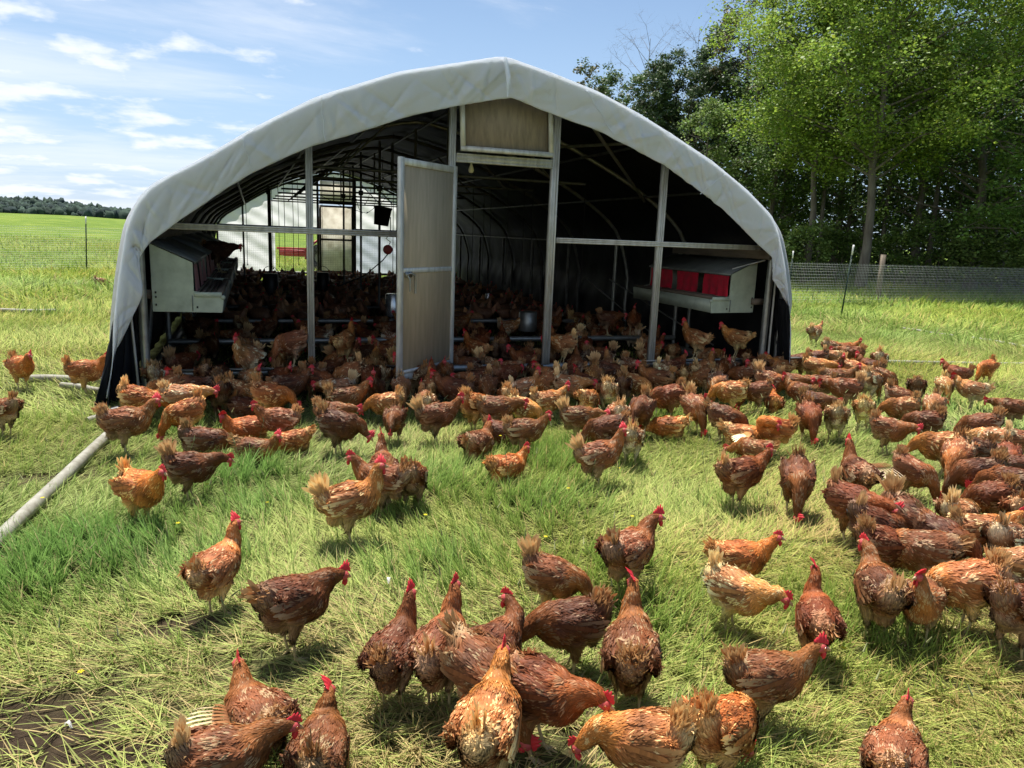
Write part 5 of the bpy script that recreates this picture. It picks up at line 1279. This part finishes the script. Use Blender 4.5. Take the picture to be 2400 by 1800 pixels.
# the wood behind reads as one mass
def wood():
    r = np.random.default_rng(77); n = 130000
    a = r.random(n); xx = 1330+a*1500; D = 44+r.random(n)**1.2*14
    dirs = np.array([ray(q, 560)[:2] for q in np.linspace(1330, 2830, 200)]); dirs /= np.linalg.norm(dirs, axis=1, keepdims=True)
    dx = np.interp(xx, np.linspace(1330, 2830, 200), dirs[:, 0]); dy = np.interp(xx, np.linspace(1330, 2830, 200), dirs[:, 1])
    top = np.interp(xx, [1330, 1400, 1480, 1600, 1680, 1760, 1830, 1900, 2400, 2830], [5, 7., 9.2, 9.6, 10.3, 12.5, 12, 13.5, 14.5, 14]) + 2.2*(fbm(xx*.012, D*.3, 41)-.5)
    z = top*(r.random(n)**1.25); P = np.stack([CAM[0]+dx*D, CAM[1]+dy*D, z], 1)
    keep = (fbm(xx*.02, z*.45+D*.2, 43) > .30) | (z < 3.5); P = P[keep]; P += r.normal(0, .2, P.shape)
    V, Fq, cv = leaves(P, .26, r, .4); C = np.repeat(np.stack([.75+.4*fbm(P[:, 0]*.5, P[:, 2]*.6, 44)]*3, 1), 4, axis=0)*cv[:, None]
    tag(link('wood', fast_mesh('wood', V, [Fq], C, [M_leaf_dark])), 'dense dark leafy wood filling the space behind the trees', 'wood', kind='stuff')
    for i in range(10):
        x_ = 1850+i*58+r.uniform(-20, 20); p = atdist(x_, r.uniform(38, 43)); root = None
        h = r.uniform(6, 10); mb = MB(); mb.tube([(0, 0, -.2), (r.normal(0, .15), 0, h*.5), (r.normal(0, .3), 0, h)], [.13, .10, .05], 7)
        o = empty('tree_trunk', p, 0, f"slim dark trunk in the wood, {['first', 'second', 'third', 'fourth', 'fifth', 'sixth', 'seventh', 'eighth', 'ninth', 'tenth'][i]} from the coop roof", 'tree', 'bare trunks inside the wood')
        mb.build('trunk', M_bark, o); 
        V, Fq, cv = leaves(np.array([0, 0, h*.9])+r.normal(0, 1, (500, 3))*[.7, .7, 1.2], .16, r); o2 = link('crown', fast_mesh('crown', V, [Fq], np.stack([cv]*3, 1), [M_leaf_dark]), o)
wood()
# ------------------------------------------------------------------ far wooded hill on the left
def hill():
    r = np.random.default_rng(9)
    top = lambda x: np.interp(x, [-900, -300, 0, 60, 130, 200, 290, 380, 600, 900, 1330], [478, 462, 457, 459, 463, 474, 487, 497, 508, 512, 520])
    D = 520.
    xs = np.linspace(-900, 1330, 60); rows = []
    dr = lambda x: (lambda d: d/np.linalg.norm(d))(ray(x, 520)[:2])
    for f, dd in ((0, -160), (.35, -90), (.8, -20), (1, 40), (.9, 160), (.3, 300)):
        row = []
        for x in xs:
            q = dr(x); zt = CAM[2]+ray(x, top(x))[2]/np.linalg.norm(ray(x, top(x))[:2])*(D+20)-6.5
            row.append((CAM[0]+q[0]*(D+dd), CAM[1]+q[1]*(D+dd), max(-1, zt*f-1.*(1-f))))
        rows.append(row)
    mb = MB(); mb.grid(np.array(rows)); tag(mb.build('hill', mat('hill_soil', (.035, .06, .02), .9)), kind='structure')
    m = mat('distant_foliage', attr=True, rough=.9, spec=.1, noise=(.35, .35, .7, 8), noise_col=(.5, .5, .55)); mb = MB()
    bmx = bmesh.new(); bmesh.ops.create_icosphere(bmx, subdivisions=2, radius=1); IV = np.array([v.co[:] for v in bmx.verts]); IF = np.array([[v.index for v in f.verts] for f in bmx.faces]); bmx.free()
    for i in range(6500):
        x = r.uniform(-900, 1330); f = r.random(); dd = -150+190*f; q = dr(x); zt = CAM[2]+ray(x, top(x))[2]/np.linalg.norm(ray(x, top(x))[:2])*(D+20)-6.5
        fz = np.interp(dd, [-160, -90, -20, 40], [0, .35, .8, 1]); z = max(-1, zt*fz-(1-fz)); s = r.uniform(.8, 2.1)
        nz_ = 1+.42*(r.random(len(IV))-.5)*2; V = IV*nz_[:, None]*np.array([s, s, s*(r.uniform(1.3, 1.9) if r.random() < .3 else r.uniform(.9, 1.4))])+[CAM[0]+q[0]*(D+dd), CAM[1]+q[1]*(D+dd), z+s*.8+1.5]
        pine = r.random() < .35; c = np.array([.034, .052, .048]) if pine else np.array([.046, .072, .053]); mb.add(V, IF, c*r.uniform(.7, 1.35))  # bluish tint; the slight fade of distance is in the foliage colour
    tag(mb.build('far_wood', m), 'dark wooded ridge on the horizon beyond the left field', 'wood', kind='stuff')
hill()
# ------------------------------------------------------------------ grass
def tuft(Pb, Ln, Wd, tilt, az, bend, C, name, m, label, seg=3):
    n = len(Pb); d = np.stack([np.cos(az), np.sin(az)], 1); sx = np.stack([-d[:, 1], d[:, 0]], 1); r = np.random.default_rng(n)
    tw = r.normal(0, .6, n); sxx = sx*np.cos(tw)[:, None]+d*np.sin(tw)[:, None]
    rows = []; cs = []
    ts = [0, .35, .7, 1.][:seg+1] if seg == 3 else [0, .5, 1.]
    hor = np.zeros(n); ver = np.zeros(n); prev = 0
    for t in ts:
        a = tilt+bend*t; dt = t-prev; hor = hor+np.sin(a)*Ln*dt; ver = ver+np.cos(a)*Ln*dt; prev = t
        ver = np.maximum(ver, .004+.02*r.random(n)*t)
        c0 = np.column_stack([Pb[:, 0]+d[:, 0]*hor, Pb[:, 1]+d[:, 1]*hor, Pb[:, 2]+ver])
        w_ = Wd*(1-t**1.5)*.5
        if t < 1:
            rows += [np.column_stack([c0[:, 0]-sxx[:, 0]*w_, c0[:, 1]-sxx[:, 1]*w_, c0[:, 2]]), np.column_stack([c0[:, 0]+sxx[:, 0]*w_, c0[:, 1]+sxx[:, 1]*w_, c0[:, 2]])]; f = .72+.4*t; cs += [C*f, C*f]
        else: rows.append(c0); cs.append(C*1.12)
    k = len(rows); V = np.stack(rows, 1).reshape(-1, 3); CC = np.stack(cs, 1).reshape(-1, 3); i = np.arange(n)*k
    q = [np.stack([i+2*s, i+2*s+1, i+2*s+3, i+2*s+2], 1) for s in range((k-1)//2-1)]; tr = np.stack([i+k-3, i+k-2, i+k-1], 1)
    fs = ([np.concatenate(q)] if q else [])+[tr]
    o = link(name, fast_mesh(name, V, fs, CC, [m])); tag(o, label, 'grass', kind='stuff'); return o
M_grass = mat('grass_blades', attr=True, rough=.65, spec=.15, transl=.40, up=.5)
def field(n, r0, r1, pw, seed, lscale, wscale, name, label, seg=3, amin=-47, amax=47):
    r = np.random.default_rng(seed); d = (r0**pw+(r1**pw-r0**pw)*r.random(n))**(1/pw); a = HEAD-np.radians(r.uniform(amin, amax, n))
    X = CAM[0]+d*np.cos(a); Y = CAM[1]+d*np.sin(a)
    # tufts: pull blades towards clump centres
    g = .11; gx = np.floor(X/g); gy = np.floor(Y/g); h1 = (np.sin(gx*12.9898+gy*78.233)*43758.5453) % 1; h2 = (np.sin(gx*39.34+gy*11.13)*24634.63) % 1
    X += ((gx+h1)*g-X)*.45; Y += ((gy+h2)*g-Y)*.45
    sb = blob(X, Y, STRAW)
    lush = np.clip((blob(X, Y, LUSH)*1.2)*(1-.7*sb)-.5*sb+(fbm(X*.9, Y*.9, 51)-.585)*2.6, 0, 1); straw = np.clip(blob(X, Y, STRAW)*.85+(fbm(X*.7+9, Y*.7, 52)-.55)*1.8-lush*.5, 0, 1)
    mud = blob(X, Y, MUD); inside = (X > -.42) & (X < 6.95) & (Y > -.12) & (Y < 15.9); wallside = inside & ((X < .25) | (X > 6.3))
    near = d < 16
    keep = r.random(n) < (1-.93*np.clip(mud*1.6-.3, 0, 1))*np.where(wallside, .0, np.where(inside, .22, 1))*(.72+.6*fbm(X*3, Y*3, 53))
    X, Y, d, lush, straw, inside = X[keep], Y[keep], d[keep], lush[keep], straw[keep], inside[keep]; n = len(X)
    Z = hgt(X, Y)
    wa = 6.28*fbm(X*.55+3, Y*.55, 54, 3)*1.6; az = wa+r.normal(0, .9-.35*0, n)
    up = r.random(n) < (.20+.62*lush)*(1-.5*straw)
    tilt = np.where(up, np.abs(r.normal(.15, .22, n)), r.uniform(.9, 1.5, n)); bend = np.where(up, r.uniform(.1, .9, n), r.uniform(-.1, .35, n))
    ln = np.where(up, r.uniform(.05, .13, n)*(1+.75*lush), r.uniform(.06, .19, n))*lscale; ln[inside] *= .5
    ln *= np.where(d > 10, 1.35, 1.)
    wd = r.uniform(.0028, .0065, n)*wscale*(1+.3*lush)
    cg = np.array([.26, .36, .075]); cl = np.array([.20, .35, .075]); cy = np.array([.42, .48, .14]); cs = np.array([.50, .40, .18])
    u = r.random(n)[:, None]; C = np.where(up[:, None], cg*(1-lush[:, None]*.7)+cl*lush[:, None]*.7, cy)
    mixs = (r.random(n) < (.07+.60*straw))[:, None]; C = np.where(mixs, cs*(.75+.5*u), C); C = C*(.7+.6*r.random(n)[:, None])
    far = np.clip((d-9)/14, 0, 1)[:, None]; C = C*(1-far)+C*np.array([.80, .86, .58])*far
    yel = fbm(X*.3, Y*.3, 57)[:, None]; C = C*(1+(yel-.5)*np.array([.7, .25, -.3]))
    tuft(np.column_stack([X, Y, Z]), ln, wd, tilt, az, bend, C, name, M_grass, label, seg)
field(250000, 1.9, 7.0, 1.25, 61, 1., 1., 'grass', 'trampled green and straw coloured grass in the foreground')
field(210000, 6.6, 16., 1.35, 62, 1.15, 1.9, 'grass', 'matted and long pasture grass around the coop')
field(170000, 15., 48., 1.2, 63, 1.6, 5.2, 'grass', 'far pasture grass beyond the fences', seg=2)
# broad leaf weeds, seed heads and small yellow flowers
def weeds():
    r = np.random.default_rng(71); mb = MB(); 
    for i in range(300):
        d = (2.2**1.4+(10**1.4-2.2**1.4)*r.random())**(1/1.4); a = HEAD-R_(r.uniform(-42, 42)); x, y = CAM[0]+d*math.cos(a), CAM[1]+d*math.sin(a)
        if -.2 < x < 6.8 and y > -.3: continue
        h = r.uniform(.10, .24); t = np.array([x+r.normal(0, .04), y+r.normal(0, .04), h]); mb.tube([(x, y, 0), (x*.5+t[0]*.5, y*.5+t[1]*.5, h*.55), t], [.0016, .0013, .001], 4, col=(.22, .28, .09))
        mb.tube([t, t+[r.normal(0, .012), r.normal(0, .012), .035]], [.0042, .0015], 5, col=(.36, .38, .17))
    tag(mb.build('seed_heads', M_grass), 'thin grass stems with seed heads standing above the pasture', 'grass', kind='stuff')
    mb = MB()
    for i in range(260):
        d = (2.5**1.3+(22**1.3-2.5**1.3)*r.random())**(1/1.3); a = HEAD-R_(r.uniform(-40, 42)); x, y = CAM[0]+d*math.cos(a), CAM[1]+d*math.sin(a)
        if fbm(np.array(x*.4), np.array(y*.4), 72) < .5 or (-.2 < x < 6.8 and y > -.3): continue
        h = r.uniform(.06, .15)
        for p in range(5): an = p*1.256; mb.add([(x, y, h), (x+.009*math.cos(an-.5), y+.009*math.sin(an-.5), h+.004), (x+.012*math.cos(an), y+.012*math.sin(an), h+.003), (x+.009*math.cos(an+.5), y+.009*math.sin(an+.5), h+.004)], [[0, 1, 2, 3]], col=(.75, .62, .03))
    tag(mb.build('wildflowers', M_grass), 'small yellow buttercup flowers scattered in the grass', 'flowers', kind='stuff')
weeds()

# loose white feathers lying in the grass
M_wf = mat('white_feather', (.75, .74, .70), .7, transl=.3)
for k, (x, y, s, lab) in enumerate(((1226, 1458, 0.030, 'white feather on the grass beside the hen pecking left'), (911, 1364, 0.030, 'small white feather in the grass above the tall dark hens'), (160, 1705, 0.024, 'pale down tuft at the bottom left by bare soil'), (1250, 1650, 0.018, 'tiny white feather among the foreground hens'))):
    q = onz(x, y, .07); root = empty('loose_feather', q, k*1.3, lab, 'feather', 'loose feathers on the grass'); rr_ = np.random.default_rng(k)
    mb = MB(); P = []
    for i in range(9):
        t = i/8; w_ = s*.22*math.sin(math.pi*min(1, t*.9+.1))**.7+.001; c0 = np.array([s*(t-.5), 0, .02*math.sin(t*3)]); P.append([c0+[0, -w_, .004*rr_.random()], c0, c0+[0, w_, .006*rr_.random()]])
    mb.grid(np.array(P)); mb.build('vane', M_wf, root, smooth=True)
    mb = MB(); mb.tube([(-s*.65, 0, .001), (0, 0, .022), (s*.45, 0, .01)], [.0012, .001, .0004], 4); mb.build('quill', M_wf, root)
